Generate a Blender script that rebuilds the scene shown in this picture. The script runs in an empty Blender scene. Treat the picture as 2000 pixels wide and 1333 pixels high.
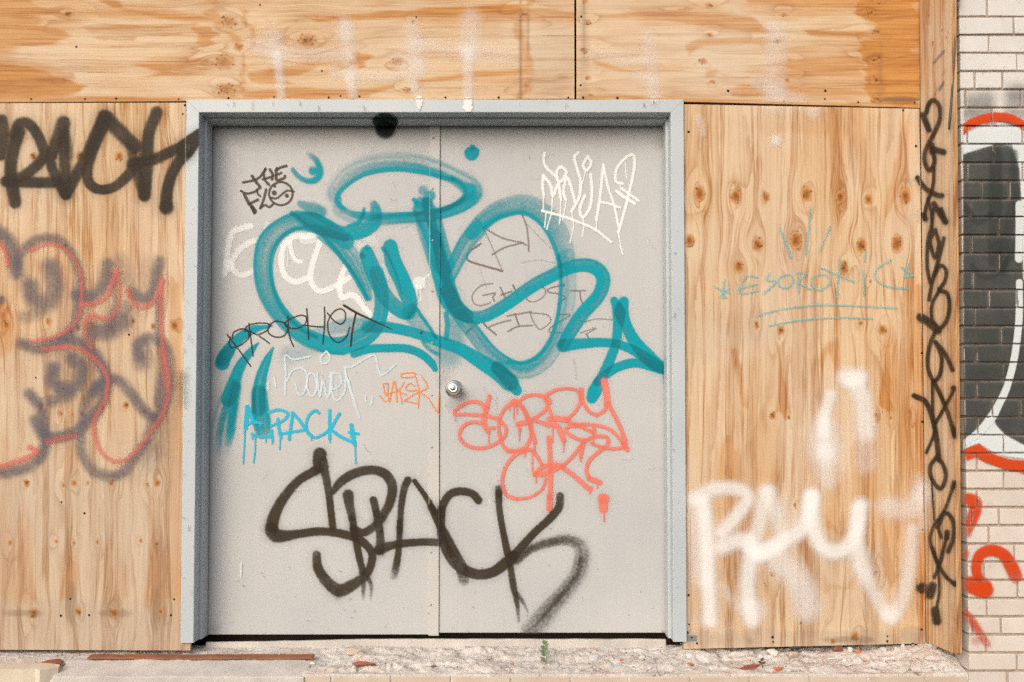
import bpy, bmesh, math, random
import numpy as np
from mathutils import Vector, Matrix

SC = bpy.context.scene
COL = SC.collection
random.seed(7)
RNG = np.random.default_rng(11)

# ------------------------------------------------------------------ camera, sky, sun, exposure
F_PX, PITCH, SHIFT, CAM_Z = 1662.0, math.radians(1.64), 0.0630, 1.28
cam = bpy.data.cameras.new('camera')
cam_o = bpy.data.objects.new('camera', cam)
COL.objects.link(cam_o)
cam.sensor_width = 36.0
cam.lens = F_PX * 36.0 / 2000.0
cam.shift_y = SHIFT
cam.clip_start, cam.clip_end = 0.05, 500
cam_o.location = (0, 0, CAM_Z)
cam_o.rotation_euler = (math.pi / 2 + PITCH, 0, 0)
SC.camera = cam_o

SUN_EL, SUN_AZ = math.radians(29), math.radians(208)      # azimuth clockwise from +Y (north)
world = bpy.data.worlds.new('World')
SC.world = world
world.use_nodes = True
wn, wl = world.node_tree.nodes, world.node_tree.links
sky = wn.new('ShaderNodeTexSky')
sky.sky_type = 'NISHITA'
sky.sun_disc = False
sky.sun_elevation = SUN_EL
sky.sun_rotation = SUN_AZ
sky.air_density, sky.dust_density, sky.ozone_density = 1.0, 5.0, 0.6
hsv = wn.new('ShaderNodeHueSaturation')                    # thin cloud veil: a paler sky
hsv.inputs['Saturation'].default_value = 0.80
bg = wn['Background']
bg.inputs['Strength'].default_value = 0.135
wl.new(sky.outputs[0], hsv.inputs['Color'])
wl.new(hsv.outputs[0], bg.inputs['Color'])

sun = bpy.data.lights.new('sun', 'SUN')
sun.energy, sun.angle, sun.color = 0.95, math.radians(70), (1.0, 0.975, 0.93)
sun_o = bpy.data.objects.new('sun', sun)
COL.objects.link(sun_o)
sd = Vector((math.sin(SUN_AZ) * math.cos(SUN_EL), math.cos(SUN_AZ) * math.cos(SUN_EL), math.sin(SUN_EL)))
sun_o.rotation_euler = sd.to_track_quat('Z', 'Y').to_euler()
sun_o.location = (0, -4, 9)

SC.view_settings.view_transform = 'Standard'
SC.view_settings.look = 'None'
SC.view_settings.exposure = 0.22
SC.view_settings.gamma = 1.0
SC.cycles.transparent_max_bounces = 40
SC.cycles.use_denoising = False

# ------------------------------------------------------------------ picture directions to places on planes
D_DOOR = 3.40          # door leaves
Y_FACE = 3.27          # face of the steel frame
Y_PLY = 3.285          # face of the plywood
Y_BRK = 3.10           # face of the brick wall
CP, SP = math.cos(PITCH), math.sin(PITCH)


def rays(u, v):
    X = (np.asarray(u, float) - 1000.0) / F_PX
    Y = -(np.asarray(v, float) - 666.5 - 2000 * SHIFT) / F_PX
    return np.stack([X, CP - Y * SP, SP + Y * CP], -1)


def on_y(u, v, y):
    d = rays(u, v)
    t = y / d[..., 1]
    p = d * t[..., None]
    p[..., 2] += CAM_Z
    return p


def on_z(u, v, z):
    d = rays(u, v)
    t = (z - CAM_Z) / d[..., 2]
    p = d * t[..., None]
    p[..., 2] += CAM_Z
    return p


def on_plane(u, v, p0, n):
    d = rays(u, v)
    o = np.array([0, 0, CAM_Z])
    t = ((np.asarray(p0) - o) @ n) / (d @ n)
    return d * t[..., None] + o


def wx(u, y, v=700):
    return float(on_y(u, v, y)[0])


def wz(v, y, u=1000):
    return float(on_y(u, v, y)[2])


def P(u, v, y):
    return Vector(on_y(u, v, y))


# ------------------------------------------------------------------ noise in numpy
TAB = RNG.random((256, 256))


def vn(x, y, seed=0):
    x = np.asarray(x, float) + seed * 37.7
    y = np.asarray(y, float) + seed * 19.3
    xi, yi = np.floor(x).astype(int), np.floor(y).astype(int)
    fx, fy = x - xi, y - yi
    fx, fy = fx * fx * (3 - 2 * fx), fy * fy * (3 - 2 * fy)
    a, b = TAB[xi & 255, yi & 255], TAB[(xi + 1) & 255, yi & 255]
    c, d = TAB[xi & 255, (yi + 1) & 255], TAB[(xi + 1) & 255, (yi + 1) & 255]
    return (a * (1 - fx) + b * fx) * (1 - fy) + (c * (1 - fx) + d * fx) * fy - 0.5


def sstep(a, b, x):
    t = np.clip((x - a) / (b - a), 0, 1)
    return t * t * (3 - 2 * t)


# ------------------------------------------------------------------ object helpers
def lin(r, g, b):
    f = lambda c: (c / 255 / 12.92) if c / 255 <= 0.04045 else ((c / 255 + 0.055) / 1.055) ** 2.4
    return (f(r), f(g), f(b), 1.0)


def link(name, mesh, parent=None, mats=(), label=None, cat=None, group=None, kind=None):
    o = bpy.data.objects.new(name, mesh)
    COL.objects.link(o)
    if parent is not None:
        o.parent = parent
    if mesh is not None:
        for m in mats:
            if m.name not in [x.name for x in mesh.materials]:
                mesh.materials.append(m)
    for k, val in (('label', label), ('category', cat), ('group', group), ('kind', kind)):
        if val:
            o[k] = val
    return o


def mesh_np(name, verts, faces):
    me = bpy.data.meshes.new(name)
    verts = np.asarray(verts, np.float32)
    n = len(verts)
    me.vertices.add(n)
    me.vertices.foreach_set('co', verts.ravel())
    flat, starts, c = [], [], 0
    if isinstance(faces, np.ndarray):
        k = faces.shape[1]
        flat = faces.ravel().astype(np.int32)
        starts = np.arange(0, len(flat), k, dtype=np.int32)
    else:
        for f in faces:
            starts.append(c)
            flat.extend(f)
            c += len(f)
    me.loops.add(len(flat))
    me.polygons.add(len(starts))
    me.polygons.foreach_set('loop_start', np.asarray(starts, np.int32))
    me.loops.foreach_set('vertex_index', np.asarray(flat, np.int32))
    me.update(calc_edges=True)
    me.validate()
    return me


def attr(me, name, vals):
    a = me.attributes.new(name, 'FLOAT', 'POINT')
    a.data.foreach_set('value', np.asarray(vals, np.float32).ravel())


def bm_mesh(name, bm, smooth=False):
    me = bpy.data.meshes.new(name)
    bmesh.ops.recalc_face_normals(bm, faces=bm.faces)
    bm.to_mesh(me)
    bm.free()
    if smooth:
        for p in me.polygons:
            p.use_smooth = True
    return me


def box_bm(x0, x1, y0, y1, z0, z1, bev=0.0, seg=1):
    bm = bmesh.new()
    bmesh.ops.create_cube(bm, size=1)
    for v in bm.verts:
        v.co = Vector((x0 + (v.co.x + .5) * (x1 - x0), y0 + (v.co.y + .5) * (y1 - y0), z0 + (v.co.z + .5) * (z1 - z0)))
    if bev:
        bmesh.ops.bevel(bm, geom=bm.edges[:], offset=bev, segments=seg, affect='EDGES', profile=0.6)
    return bm


def lathe(prof, seg=28):
    """profile (r, h) spun about -Y (h grows towards the viewer)"""
    vs, fs = [], []
    for r, h in prof:
        for i in range(seg):
            a = 2 * math.pi * i / seg
            vs.append((r * math.cos(a), -h, r * math.sin(a)))
    for j in range(len(prof) - 1):
        for i in range(seg):
            k = (i + 1) % seg
            fs.append((j * seg + i, j * seg + k, (j + 1) * seg + k, (j + 1) * seg + i))
    fs.append(tuple(range((len(prof) - 1) * seg, len(prof) * seg)))
    return vs, fs


def tube(pts, r, seg=8):
    vs, fs = [], []
    pts = [Vector(p) for p in pts]
    for i, p in enumerate(pts):
        t = (pts[min(i + 1, len(pts) - 1)] - pts[max(i - 1, 0)]).normalized()
        a = t.orthogonal().normalized()
        b = t.cross(a)
        rr = r[i] if isinstance(r, (list, tuple)) else r
        for k in range(seg):
            an = 2 * math.pi * k / seg
            vs.append(p + a * math.cos(an) * rr + b * math.sin(an) * rr)
    for i in range(len(pts) - 1):
        for k in range(seg):
            m = (k + 1) % seg
            fs.append((i * seg + k, i * seg + m, (i + 1) * seg + m, (i + 1) * seg + k))
    fs.append(tuple(range(seg))[::-1])
    fs.append(tuple(range((len(pts) - 1) * seg, len(pts) * seg)))
    return vs, fs


# ------------------------------------------------------------------ material helpers
class NT:
    def __init__(s, name):
        s.m = bpy.data.materials.new(name)
        s.m.use_nodes = True
        s.n, s.l = s.m.node_tree.nodes, s.m.node_tree.links
        s.b = s.n['Principled BSDF']
        s.tc = None

    def new(s, t, **k):
        x = s.n.new(t)
        for a, b in k.items():
            setattr(x, a, b)
        return x

    def put(s, sock, v):
        if hasattr(v, 'is_output') or isinstance(v, bpy.types.NodeSocket):
            s.l.new(v, sock)
        else:
            sock.default_value = v

    def math(s, op, a, b=0.0, c=0.0, clamp=False):
        x = s.new('ShaderNodeMath', operation=op, use_clamp=clamp)
        s.put(x.inputs[0], a)
        s.put(x.inputs[1], b)
        s.put(x.inputs[2], c)
        return x.outputs[0]

    def coord(s, scale=(1, 1, 1), loc=(0, 0, 0)):
        if s.tc is None:
            s.tc = s.new('ShaderNodeTexCoord')
        mp = s.new('ShaderNodeMapping')
        mp.inputs['Scale'].default_value = scale
        mp.inputs['Location'].default_value = loc
        s.l.new(s.tc.outputs['Object'], mp.inputs['Vector'])
        return mp.outputs[0]

    def noise(s, scale, detail=3.0, vec=None, rough=0.55):
        x = s.new('ShaderNodeTexNoise')
        x.inputs['Scale'].default_value = scale
        x.inputs['Detail'].default_value = detail
        x.inputs['Roughness'].default_value = rough
        s.l.new(vec if vec is not None else s.coord(), x.inputs['Vector'])
        return x.outputs['Fac']

    def attr(s, name):
        return s.new('ShaderNodeAttribute', attribute_name=name).outputs['Fac']

    def mix(s, f, a, b):
        x = s.new('ShaderNodeMix', data_type='RGBA')
        s.put(x.inputs[0], f)
        s.put(x.inputs[6], a)
        s.put(x.inputs[7], b)
        return x.outputs[2]

    def ramp(s, f, stops):
        x = s.new('ShaderNodeValToRGB')
        e = x.color_ramp.elements
        while len(e) < len(stops):
            e.new(0.5)
        for el, (p, c) in zip(e, stops):
            el.position = p
            el.color = c if isinstance(c, tuple) else (c, c, c, 1)
        s.put(x.inputs[0], f)
        return x.outputs[0]

    def rng(s, f, a, b, c=0.0, d=1.0):
        x = s.new('ShaderNodeMapRange')
        s.put(x.inputs[0], f)
        for i, q in enumerate((a, b, c, d)):
            x.inputs[i + 1].default_value = q
        return x.outputs[0]

    def bump(s, h, strength=0.3, dist=0.002):
        x = s.new('ShaderNodeBump')
        x.inputs['Strength'].default_value = strength
        x.inputs['Distance'].default_value = dist
        s.l.new(h, x.inputs['Height'])
        s.l.new(x.outputs[0], s.b.inputs['Normal'])

    def base(s, c, rough=0.6, metal=0.0, spec=0.35):
        s.put(s.b.inputs['Base Color'], c)
        s.put(s.b.inputs['Roughness'], rough)
        s.b.inputs['Metallic'].default_value = metal
        s.b.inputs['Specular IOR Level'].default_value = spec
        return s


def simple(name, c1, c2, scale=8, rough=0.7, metal=0.0, fine=120, bump=0.25, bd=0.001, spec=0.35, detail=4):
    t = NT(name)
    n = t.noise(scale, detail)
    f = t.noise(fine, 3)
    c = t.mix(t.rng(n, 0.3, 0.7), c1, c2)
    c = t.mix(t.math('MULTIPLY', f, 0.22), c, tuple(x * 0.75 for x in c1[:3]) + (1,))
    t.base(c, rough, metal, spec)
    t.bump(f, bump, bd)
    return t.m


def ply_material(name, horizontal):
    t = NT(name)
    sc_f = (3.0, 3.0, 130.0) if horizontal else (130.0, 130.0, 3.0)
    sc_m = (0.9, 0.9, 16.0) if horizontal else (16.0, 16.0, 0.9)
    fib = t.noise(1.0, 4, t.coord(sc_f))
    mid = t.noise(1.0, 4, t.coord(sc_m))
    wob = t.noise(22.0, 4, t.coord((1, 1, 3) if horizontal else (3, 3, 1)))
    h = t.attr('grain')
    h = t.math('ADD', h, t.math('MULTIPLY', t.math('SUBTRACT', wob, 0.5), 0.26))
    h = t.math('ADD', h, t.math('MULTIPLY', t.math('SUBTRACT', fib, 0.5), 0.22))
    fr = t.math('FRACT', h)
    band = t.ramp(fr, [(0.0, 0.10), (0.25, 0.0), (0.55, 0.12), (0.80, 0.55), (0.94, 0.95), (1.0, 0.10)])
    inten = t.rng(t.noise(4.5, 4, t.coord((1, 1, 3) if horizontal else (3, 3, 1), (4, 2, 7))), 0.32, 0.62, 0.3, 1.0)
    band = t.math('MULTIPLY', t.math('MULTIPLY', band, inten), 0.55)
    fr2 = t.math('FRACT', t.math('MULTIPLY', h, 4.0))
    ring = t.math('MULTIPLY', t.ramp(fr2, [(0.0, 0.1), (0.5, 0.0), (0.85, 0.8), (0.95, 1.0), (1.0, 0.1)]), t.rng(mid, 0.35, 0.65, 0.04, 0.30))
    streak = t.math('MULTIPLY', t.rng(mid, 0.50, 0.75), 0.36)
    lng = t.noise(1.0, 3, t.coord((0.35, 0.35, 42.0) if horizontal else (44.0, 44.0, 0.35), (2, 8, 4)))
    sep = t.new('ShaderNodeSeparateXYZ')
    t.l.new(t.coord(), sep.inputs[0])
    cmb = t.new('ShaderNodeCombineXYZ')
    t.put(cmb.inputs[0], t.math('MULTIPLY', t.attr('acc'), 5.0 if horizontal else 3.9))
    t.put(cmb.inputs[1], t.math('MULTIPLY', sep.outputs[0 if horizontal else 2], 0.45))
    ln = t.noise(1.0, 5, cmb.outputs[0], 0.68)
    lines = t.ramp(ln, [(0.0, 0.0), (0.40, 0.12), (0.43, 0.0), (0.51, 0.0), (0.545, 0.75), (0.565, 1.0), (0.585, 0.40), (0.63, 0.5), (0.66, 0.95), (0.69, 0.4), (1.0, 0.7)])
    streak = t.math('MAXIMUM', streak, t.math('MULTIPLY', lines, t.rng(inten, 0.3, 1.0, 0.25 if horizontal else 0.45, 0.65 if horizontal else 1.0)))
    fine = t.math('MULTIPLY', t.rng(fib, 0.42, 0.8), 0.34)
    amt = t.math('ADD', t.math('MAXIMUM', t.math('MAXIMUM', band, streak), ring), fine, clamp=True)
    warm = t.attr('warm')
    pale = t.mix(warm, lin(214, 190, 158), lin(196, 140, 76))
    tan = t.mix(warm, lin(164, 112, 58), lin(148, 84, 26))
    c = t.mix(amt, pale, tan)
    # darker latewood edge
    edge = t.math('MULTIPLY', t.ramp(fr, [(0, 0.0), (0.90, 0.0), (0.965, 1.0), (0.99, 0.6), (1.0, 0.0)]), inten)
    c = t.mix(t.math('MULTIPLY', edge, 0.3), c, lin(140, 88, 48))
    c = t.mix(t.math('MULTIPLY', t.math('MULTIPLY', warm, t.rng(fib, 0.5, 0.72)), 0.55), c, lin(138, 82, 34))
    # weathered veil
    wash = t.rng(t.noise(2.1, 4, t.coord((1, 1, 1), (1, 5, 3))), 0.42, 0.72)
    wash = t.math('MULTIPLY', wash, t.math('SUBTRACT', 1.0, warm, clamp=True))
    c = t.mix(t.math('MULTIPLY', wash, 0.42), c, lin(208, 197, 184))
    c = t.mix(t.math('MULTIPLY', t.attr('grey'), 0.72), c, t.mix(amt, lin(178, 164, 150), lin(132, 112, 94)))
    # knots
    kn = t.math('ADD', t.attr('knot'), t.math('MULTIPLY', t.math('SUBTRACT', t.noise(38, 4), 0.5), 0.5))
    kcol = t.ramp(t.rng(kn, 0.0, 1.0), [(0.0, lin(172, 118, 68)), (0.14, lin(150, 96, 50)), (0.24, lin(200, 148, 92)),
                                       (0.45, lin(178, 116, 60)), (0.66, lin(156, 96, 46)), (0.95, lin(110, 68, 36))])
    c = t.mix(t.rng(kn, 0.0, 0.30, 0.0, 0.66 if horizontal else 0.95), c, kcol)
    crk = t.math('MULTIPLY', t.rng(t.noise(70, 3, t.coord((1, 1, 1), (7, 1, 5))), 0.56, 0.62), t.rng(t.attr('knot'), -0.15, 0.15))
    c = t.mix(t.math('MULTIPLY', crk, 0.7), c, lin(70, 44, 28))
    # checks: thin dark splits along the grain
    chk = t.noise(1.0, 2, t.coord((2.2, 2.2, 210.0) if horizontal else (190.0, 190.0, 1.7), (3, 3, 9)))
    chk2 = t.noise(2.4, 2, t.coord((1, 1, 1), (9, 9, 1)))
    ck = t.math('MULTIPLY', t.rng(chk, 0.705, 0.74), t.rng(chk2, 0.50, 0.62))
    c = t.mix(t.math('MULTIPLY', ck, 0.75), c, lin(92, 58, 34))
    dirt = t.attr('dirt')
    c = t.mix(t.math('MULTIPLY', dirt, 0.8), c, lin(104, 86, 68))
    c = t.mix(t.rng(t.noise(430, 2, None, 0.7), 0.34, 0.68, 0.0, 0.12), c, lin(120, 88, 58))
    t.base(c, 0.75, 0, 0.2)
    hh = t.math('SUBTRACT', t.math('ADD', t.math('MULTIPLY', fib, 0.5), t.math('MULTIPLY', band, -0.5)), t.math('MULTIPLY', ck, 1.5))
    t.bump(hh, 0.35, 0.0012)
    return t.m


def ply_edge_material():
    t = NT('plywood_edge')
    w = t.noise(1.0, 2, t.coord((1, 420, 4)))
    w2 = t.noise(1.0, 2, t.coord((420, 1, 4)))
    f = t.noise(90, 3)
    c = t.mix(t.rng(t.math('MULTIPLY', t.math('ADD', w, w2), 0.5), 0.42, 0.58), lin(214, 174, 128), lin(150, 96, 54))
    c = t.mix(t.math('MULTIPLY', f, 0.35), c, lin(120, 84, 54))
    t.base(c, 0.8)
    t.bump(w, 0.4, 0.001)
    return t.m


M = {}
M['ply_v'] = ply_material('plywood_upright_grain', False)
M['ply_h'] = ply_material('plywood_level_grain', True)
M['ply_edge'] = ply_edge_material()


def door_material():
    t = NT('grey_door_paint')
    a = t.noise(2.0, 4)
    b = t.noise(28, 5)
    s = t.noise(1.0, 3, t.coord((26, 1, 0.8)))
    c = t.mix(t.rng(a, 0.3, 0.7), lin(188, 188, 187), lin(176, 178, 181))
    c = t.mix(t.math('MULTIPLY', t.rng(s, 0.5, 0.8), 0.16), c, lin(168, 160, 152))
    c = t.mix(t.math('MULTIPLY', t.rng(b, 0.62, 0.8), 0.22), c, lin(160, 152, 142))
    sp = t.noise(170, 2)
    c = t.mix(t.math('MULTIPLY', t.rng(sp, 0.70, 0.76), 0.35), c, lin(130, 120, 108))
    gr = t.noise(460, 2, None, 0.7)
    c = t.mix(t.rng(gr, 0.32, 0.68, 0.0, 0.12), c, lin(140, 138, 136))
    t.base(c, t.rng(b, 0.2, 0.8, 0.42, 0.58), 0, 0.4)
    t.bump(t.math('ADD', t.math('MULTIPLY', a, 3.0), t.math('MULTIPLY', gr, 0.3)), 0.12, 0.002)
    return t.m


M['door'] = door_material()
M['frame'] = simple('grey_frame_paint', lin(184, 191, 195), lin(172, 182, 189), 3, 0.42, 0, 200, 0.08, 0.001, 0.45)
M['astragal'] = simple('astragal_paint', lin(192, 190, 188), lin(180, 181, 182), 4, 0.45, 0, 160, 0.1)
M['satin'] = simple('satin_chrome', lin(232, 230, 226), lin(222, 220, 216), 20, 0.34, 1.0, 240, 0.03)
M['dark'] = simple('dark_slot', lin(38, 30, 24), lin(30, 24, 20), 20, 0.8)
M['screw'] = simple('rusty_screw', lin(62, 44, 32), lin(44, 34, 28), 200, 0.6, 0.5, 600)
M['rivet'] = simple('dull_rivet', lin(170, 168, 164), lin(150, 148, 144), 100, 0.45, 0.3, 600)
M['zinc'] = simple('galvanised_steel', lin(160, 170, 176), lin(138, 148, 156), 60, 0.4, 0.6, 300, 0.1)
M['rust'] = simple('rusted_steel', lin(154, 104, 78), lin(122, 88, 70), 14, 0.9, 0.0, 90, 0.6, 0.003, 0.1)
M['cable'] = simple('worn_black_cable', lin(82, 86, 88), lin(52, 56, 58), 30, 0.5, 0, 160, 0.3)
M['interior'] = simple('dark_interior', lin(66, 52, 42), lin(50, 42, 36), 4, 0.9)  # dark brown puts the interior shade seen under the doors into the colour
M['concrete'] = simple('pale_concrete', lin(206, 200, 194), lin(180, 174, 168), 9, 0.9, 0, 140, 0.7, 0.003, 0.15, 6)
M['pavement'] = simple('dark_asphalt', lin(84, 82, 80), lin(66, 65, 64), 1.5, 0.9, 0, 60, 0.4, 0.003, 0.15, 6)
M['cream_chunk'] = simple('cream_render', lin(216, 204, 184), lin(196, 184, 166), 14, 0.85, 0, 110, 0.5, 0.002, 0.2)


def brick_material(name, a, b):
    t = NT(name)
    oi = t.new('ShaderNodeObjectInfo')
    n1, n2, n3 = t.noise(9, 5), t.noise(130, 3), t.noise(40, 4)
    c = t.mix(t.rng(n1, 0.3, 0.7), a, b)
    c = t.mix(t.math('MULTIPLY', oi.outputs['Random'], 0.35), c, tuple(x * 0.82 for x in b[:3]) + (1,))
    c = t.mix(t.math('MULTIPLY', t.rng(n3, 0.60, 0.74), 0.45), c, lin(150, 132, 114))
    c = t.mix(t.math('MULTIPLY', t.rng(n2, 0.66, 0.74), 0.35), c, lin(120, 104, 92))
    t.base(c, 0.6, 0, 0.35)
    t.bump(t.math('ADD', n3, t.math('MULTIPLY', n2, 0.4)), 0.35, 0.002)
    return t.m


M['brick_grey'] = brick_material('brick_greywhite_paint', lin(214, 211, 208), lin(204, 200, 196))
M['brick_cream'] = brick_material('brick_cream_paint', lin(212, 203, 195), lin(201, 190, 181))
M['brick_sill'] = brick_material('brick_tan_paint', lin(206, 193, 178), lin(190, 173, 154))
M['mortar'] = simple('brown_mortar', lin(180, 164, 150), lin(158, 140, 126), 40, 0.95, 0, 220, 0.9, 0.003, 0.1)


def rubble_material():
    t = NT('crumbled_mortar')
    n1, n2, n3, n4 = t.noise(7, 6), t.noise(45, 5), t.noise(150, 3), t.noise(18, 4, t.coord((0.6, 1.5, 1)))
    c = t.mix(t.rng(n1, 0.35, 0.65), lin(206, 202, 197), lin(190, 181, 173))
    c = t.mix(t.rng(n2, 0.52, 0.72, 0, 0.75), c, lin(186, 166, 152))
    vo = t.new('ShaderNodeTexVoronoi', feature='DISTANCE_TO_EDGE')
    vo.inputs['Scale'].default_value = 13
    wp = t.new('ShaderNodeMix', data_type='VECTOR')
    wp.inputs[0].default_value = 0.12
    nz = t.new('ShaderNodeTexNoise')
    nz.inputs['Scale'].default_value = 9
    t.l.new(t.coord((1, 1.8, 1)), nz.inputs['Vector'])
    t.l.new(t.coord((1, 1.8, 1)), wp.inputs[4])
    t.l.new(nz.outputs['Color'], wp.inputs[5])
    t.l.new(wp.outputs[1], vo.inputs['Vector'])
    crk = t.math('MULTIPLY', t.rng(vo.outputs['Distance'], 0.0, 0.025, 1.0, 0.0), t.rng(n1, 0.48, 0.60))
    c = t.mix(t.rng(n4, 0.62, 0.72, 0, 0.6), c, lin(186, 136, 108))
    c = t.mix(t.rng(n3, 0.60, 0.74, 0, 0.5), c, lin(128, 108, 94))
    c = t.mix(t.rng(n2, 0.30, 0.40, 0.8, 0), c, lin(218, 213, 207))
    c = t.mix(t.math('MULTIPLY', crk, 0.85), c, lin(92, 76, 64))
    t.base(c, 0.95, 0, 0.1)
    t.bump(t.math('ADD', n2, t.math('MULTIPLY', n3, 0.6)), 0.9, 0.006)
    return t.m


M['rubble'] = rubble_material()


def chip_material():
    t = NT('chips')
    f = t.attr('tint')
    c = t.ramp(f, [(0.0, lin(222, 214, 204)), (0.35, lin(198, 182, 168)), (0.55, lin(206, 160, 130)), (0.72, lin(190, 112, 70)),
                   (0.86, lin(150, 128, 112)), (1.0, lin(96, 80, 68))])
    c = t.mix(t.math('MULTIPLY', t.noise(150, 3), 0.4), c, lin(150, 130, 115))
    t.base(c, 0.95, 0, 0.1)
    return t.m


M['chip'] = chip_material()
M['stone_orange'] = simple('orange_brick_stone', lin(206, 132, 84), lin(182, 106, 64), 40, 0.9, 0, 160, 0.6, 0.002, 0.1)
M['stone_red'] = simple('red_brick_stone', lin(164, 104, 84), lin(138, 88, 74), 40, 0.9, 0, 160, 0.6, 0.002, 0.1)
M['stone_white'] = simple('white_plaster_stone', lin(228, 222, 214), lin(204, 194, 184), 40, 0.9, 0, 160, 0.6, 0.002, 0.1)
M['stone_grey'] = simple('grey_stone', lin(176, 172, 168), lin(150, 146, 144), 40, 0.9, 0, 160, 0.6, 0.002, 0.1)
M['stone_tan'] = simple('tan_mortar_stone', lin(212, 192, 172), lin(188, 164, 144), 40, 0.9, 0, 160, 0.6, 0.002, 0.1)
M['leaf'] = simple('weed_leaf', lin(140, 154, 128), lin(112, 130, 102), 60, 0.6, 0, 200, 0.2)
M['leaf_dark'] = simple('dark_weed_leaf', lin(84, 66, 56), lin(66, 52, 44), 60, 0.6, 0, 200, 0.2)

# ------------------------------------------------------------------ ground and the building behind
zb = wz(1252, D_DOOR)                                  # ledge height at the door
zf = wz(1318, Y_BRK)                                   # ledge height at its front
me = mesh_np('pavement', [(-40, -40, 0), (40, -40, 0), (40, Y_BRK + 0.05, 0), (-40, Y_BRK + 0.05, 0)], [(0, 1, 2, 3)])
link('pavement', me, None, [M['pavement']], kind='structure')
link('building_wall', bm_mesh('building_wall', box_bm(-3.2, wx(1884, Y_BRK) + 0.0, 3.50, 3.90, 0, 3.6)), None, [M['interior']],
     label='building wall coloured dark for the shaded interior behind the boarded front', cat='wall', kind='structure')


def zledge(x, y):
    t = np.clip((D_DOOR + 0.1 - y) / (D_DOOR + 0.1 - Y_BRK), 0, 1)
    return zb - 0.004 + (zf - zb + 0.004) * t


# ------------------------------------------------------------------ the double door
XL0, XR0 = wx(358, Y_FACE), wx(1338.5, Y_FACE)         # frame outer edges
ZT = wz(194.5, Y_FACE)
FW = wx(1338.5, Y_FACE) - wx(1312.5, Y_FACE)
ZJB = wz(1256, Y_FACE)
door = link('double_door', None, None, label='pale grey steel double door covered in spray-painted tags', cat='door')
door['kind'] = 'thing'
door.location = ((XL0 + XR0) / 2, Y_FACE, ZJB)
DOOR_INV = Matrix.Translation(-Vector(door.location))


def child(name, mesh, parent, mats, **k):
    """child built in world coordinates"""
    o = link(name, mesh, parent, mats, **k)
    base = parent
    off = Vector((0, 0, 0))
    while base is not None:
        off += Vector(base.location)
        base = base.parent
    o.location = -off
    return o


ST = 0.010
PROF = [(0.0, 0.118), (0.0, 0.002), (0.002, 0.0), (FW - 0.002, 0.0), (FW, 0.002), (FW, 0.056), (FW + ST - .001, 0.056), (FW + ST, 0.057), (FW + ST, 0.118)]


def frame_piece(ends):
    vs = []
    for e in ends:
        vs += [e(s, y) for s, y in PROF]
    n = len(PROF)
    fs = [(i, i + 1, n + i + 1, n + i) for i in range(n - 1)] + [(n - 1, 0, n, 2 * n - 1)]
    fs += [tuple(range(n)), tuple(range(n, 2 * n))[::-1]]
    bm = bmesh.new()
    bv = [bm.verts.new(v) for v in vs]
    for f in fs:
        bm.faces.new([bv[i] for i in f])
    return bm_mesh('frame', bm)


G = 0.0008
jamb_l = child('jamb', frame_piece([lambda s, y: (XL0 + s, Y_FACE + y, ZJB), lambda s, y: (XL0 + s, Y_FACE + y, ZT - s - G)]), door, [M['frame']])
jamb_r = child('jamb', frame_piece([lambda s, y: (XR0 - s, Y_FACE + y, ZJB + .004), lambda s, y: (XR0 - s, Y_FACE + y, ZT - s - G)]), door, [M['frame']])
head = child('head', frame_piece([lambda s, y: (XL0 + s, Y_FACE + y, ZT - s), lambda s, y: (XR0 - s, Y_FACE + y, ZT - s)]), door, [M['frame']])

X_SEAM = wx(858, D_DOOR)
LZ0, LZ1 = wz(1240, D_DOOR), ZT - FW + 0.02
leaf_l = child('door_leaf', bm_mesh('door_leaf', box_bm(XL0 + FW - .005, X_SEAM - .002, D_DOOR, D_DOOR + .045, LZ0, LZ1, .0015)), door, [M['door']])
leaf_r = child('door_leaf', bm_mesh('door_leaf', box_bm(X_SEAM + .002, XR0 - FW + .005, D_DOOR, D_DOOR + .045, LZ0 + .007, LZ1, .0015)), door, [M['door']])
AX0, AX1, AY = wx(838.5, D_DOOR), X_SEAM + 0.001, D_DOOR - 0.007
child('astragal_strip', bm_mesh('astragal', box_bm(AX0, AX1, AY, D_DOOR - .0003, LZ0 - .003, LZ1 - .022, .0012)), leaf_l, [M['astragal']])
vs, fs = lathe([(0.0045, 0), (0.0045, .001), (.003, .002), (.001, .0022)], 10)
riv = mesh_np('rivet', vs, fs)
riv.materials.append(M['rivet'])
for v in (270, 369, 470, 569, 670, 772, 874, 978, 1079, 1182):
    o = link('rivet', riv, leaf_l)
    o.location = P(846 - (v - 270) * .005, v, AY) + Vector((0, -.0002, 0))
    o.location -= Vector(door.location) + Vector(leaf_l.location)

thr_x0, thr_x1 = XL0 + FW + ST, XR0 - FW - ST
bm = box_bm(thr_x0, thr_x1, 3.372, 3.388, zb - .03, wz(1249, 3.376), .003, 2)
bmesh.ops.subdivide_edges(bm, edges=[e for e in bm.edges if e.calc_length() > .3], cuts=40, use_grid_fill=True)
for v in bm.verts:
    v.co.y += .004 * float(vn(v.co.x * 25, v.co.z * 10, 4))
    v.co.z += .002 * float(vn(v.co.x * 30, 2.5, 5)) - (.011 * float(1 - sstep(thr_x0, thr_x0 + .8, v.co.x)) if v.co.z > zb - .02 else 0)
child('threshold', bm_mesh('threshold', bm), door, [M['concrete']])

# hairline sheet seams of the leaves
for leaf, u in ((leaf_l, 436), (leaf_r, 893), (leaf_r, 1266)):
    x = wx(u, D_DOOR)
    child('sheet_seam', bm_mesh('seam', box_bm(x - .0011, x + .0011, D_DOOR - .0004, D_DOOR - .0001, LZ0 + .02, LZ1 - .02)), leaf, [M['astragal']])

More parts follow.
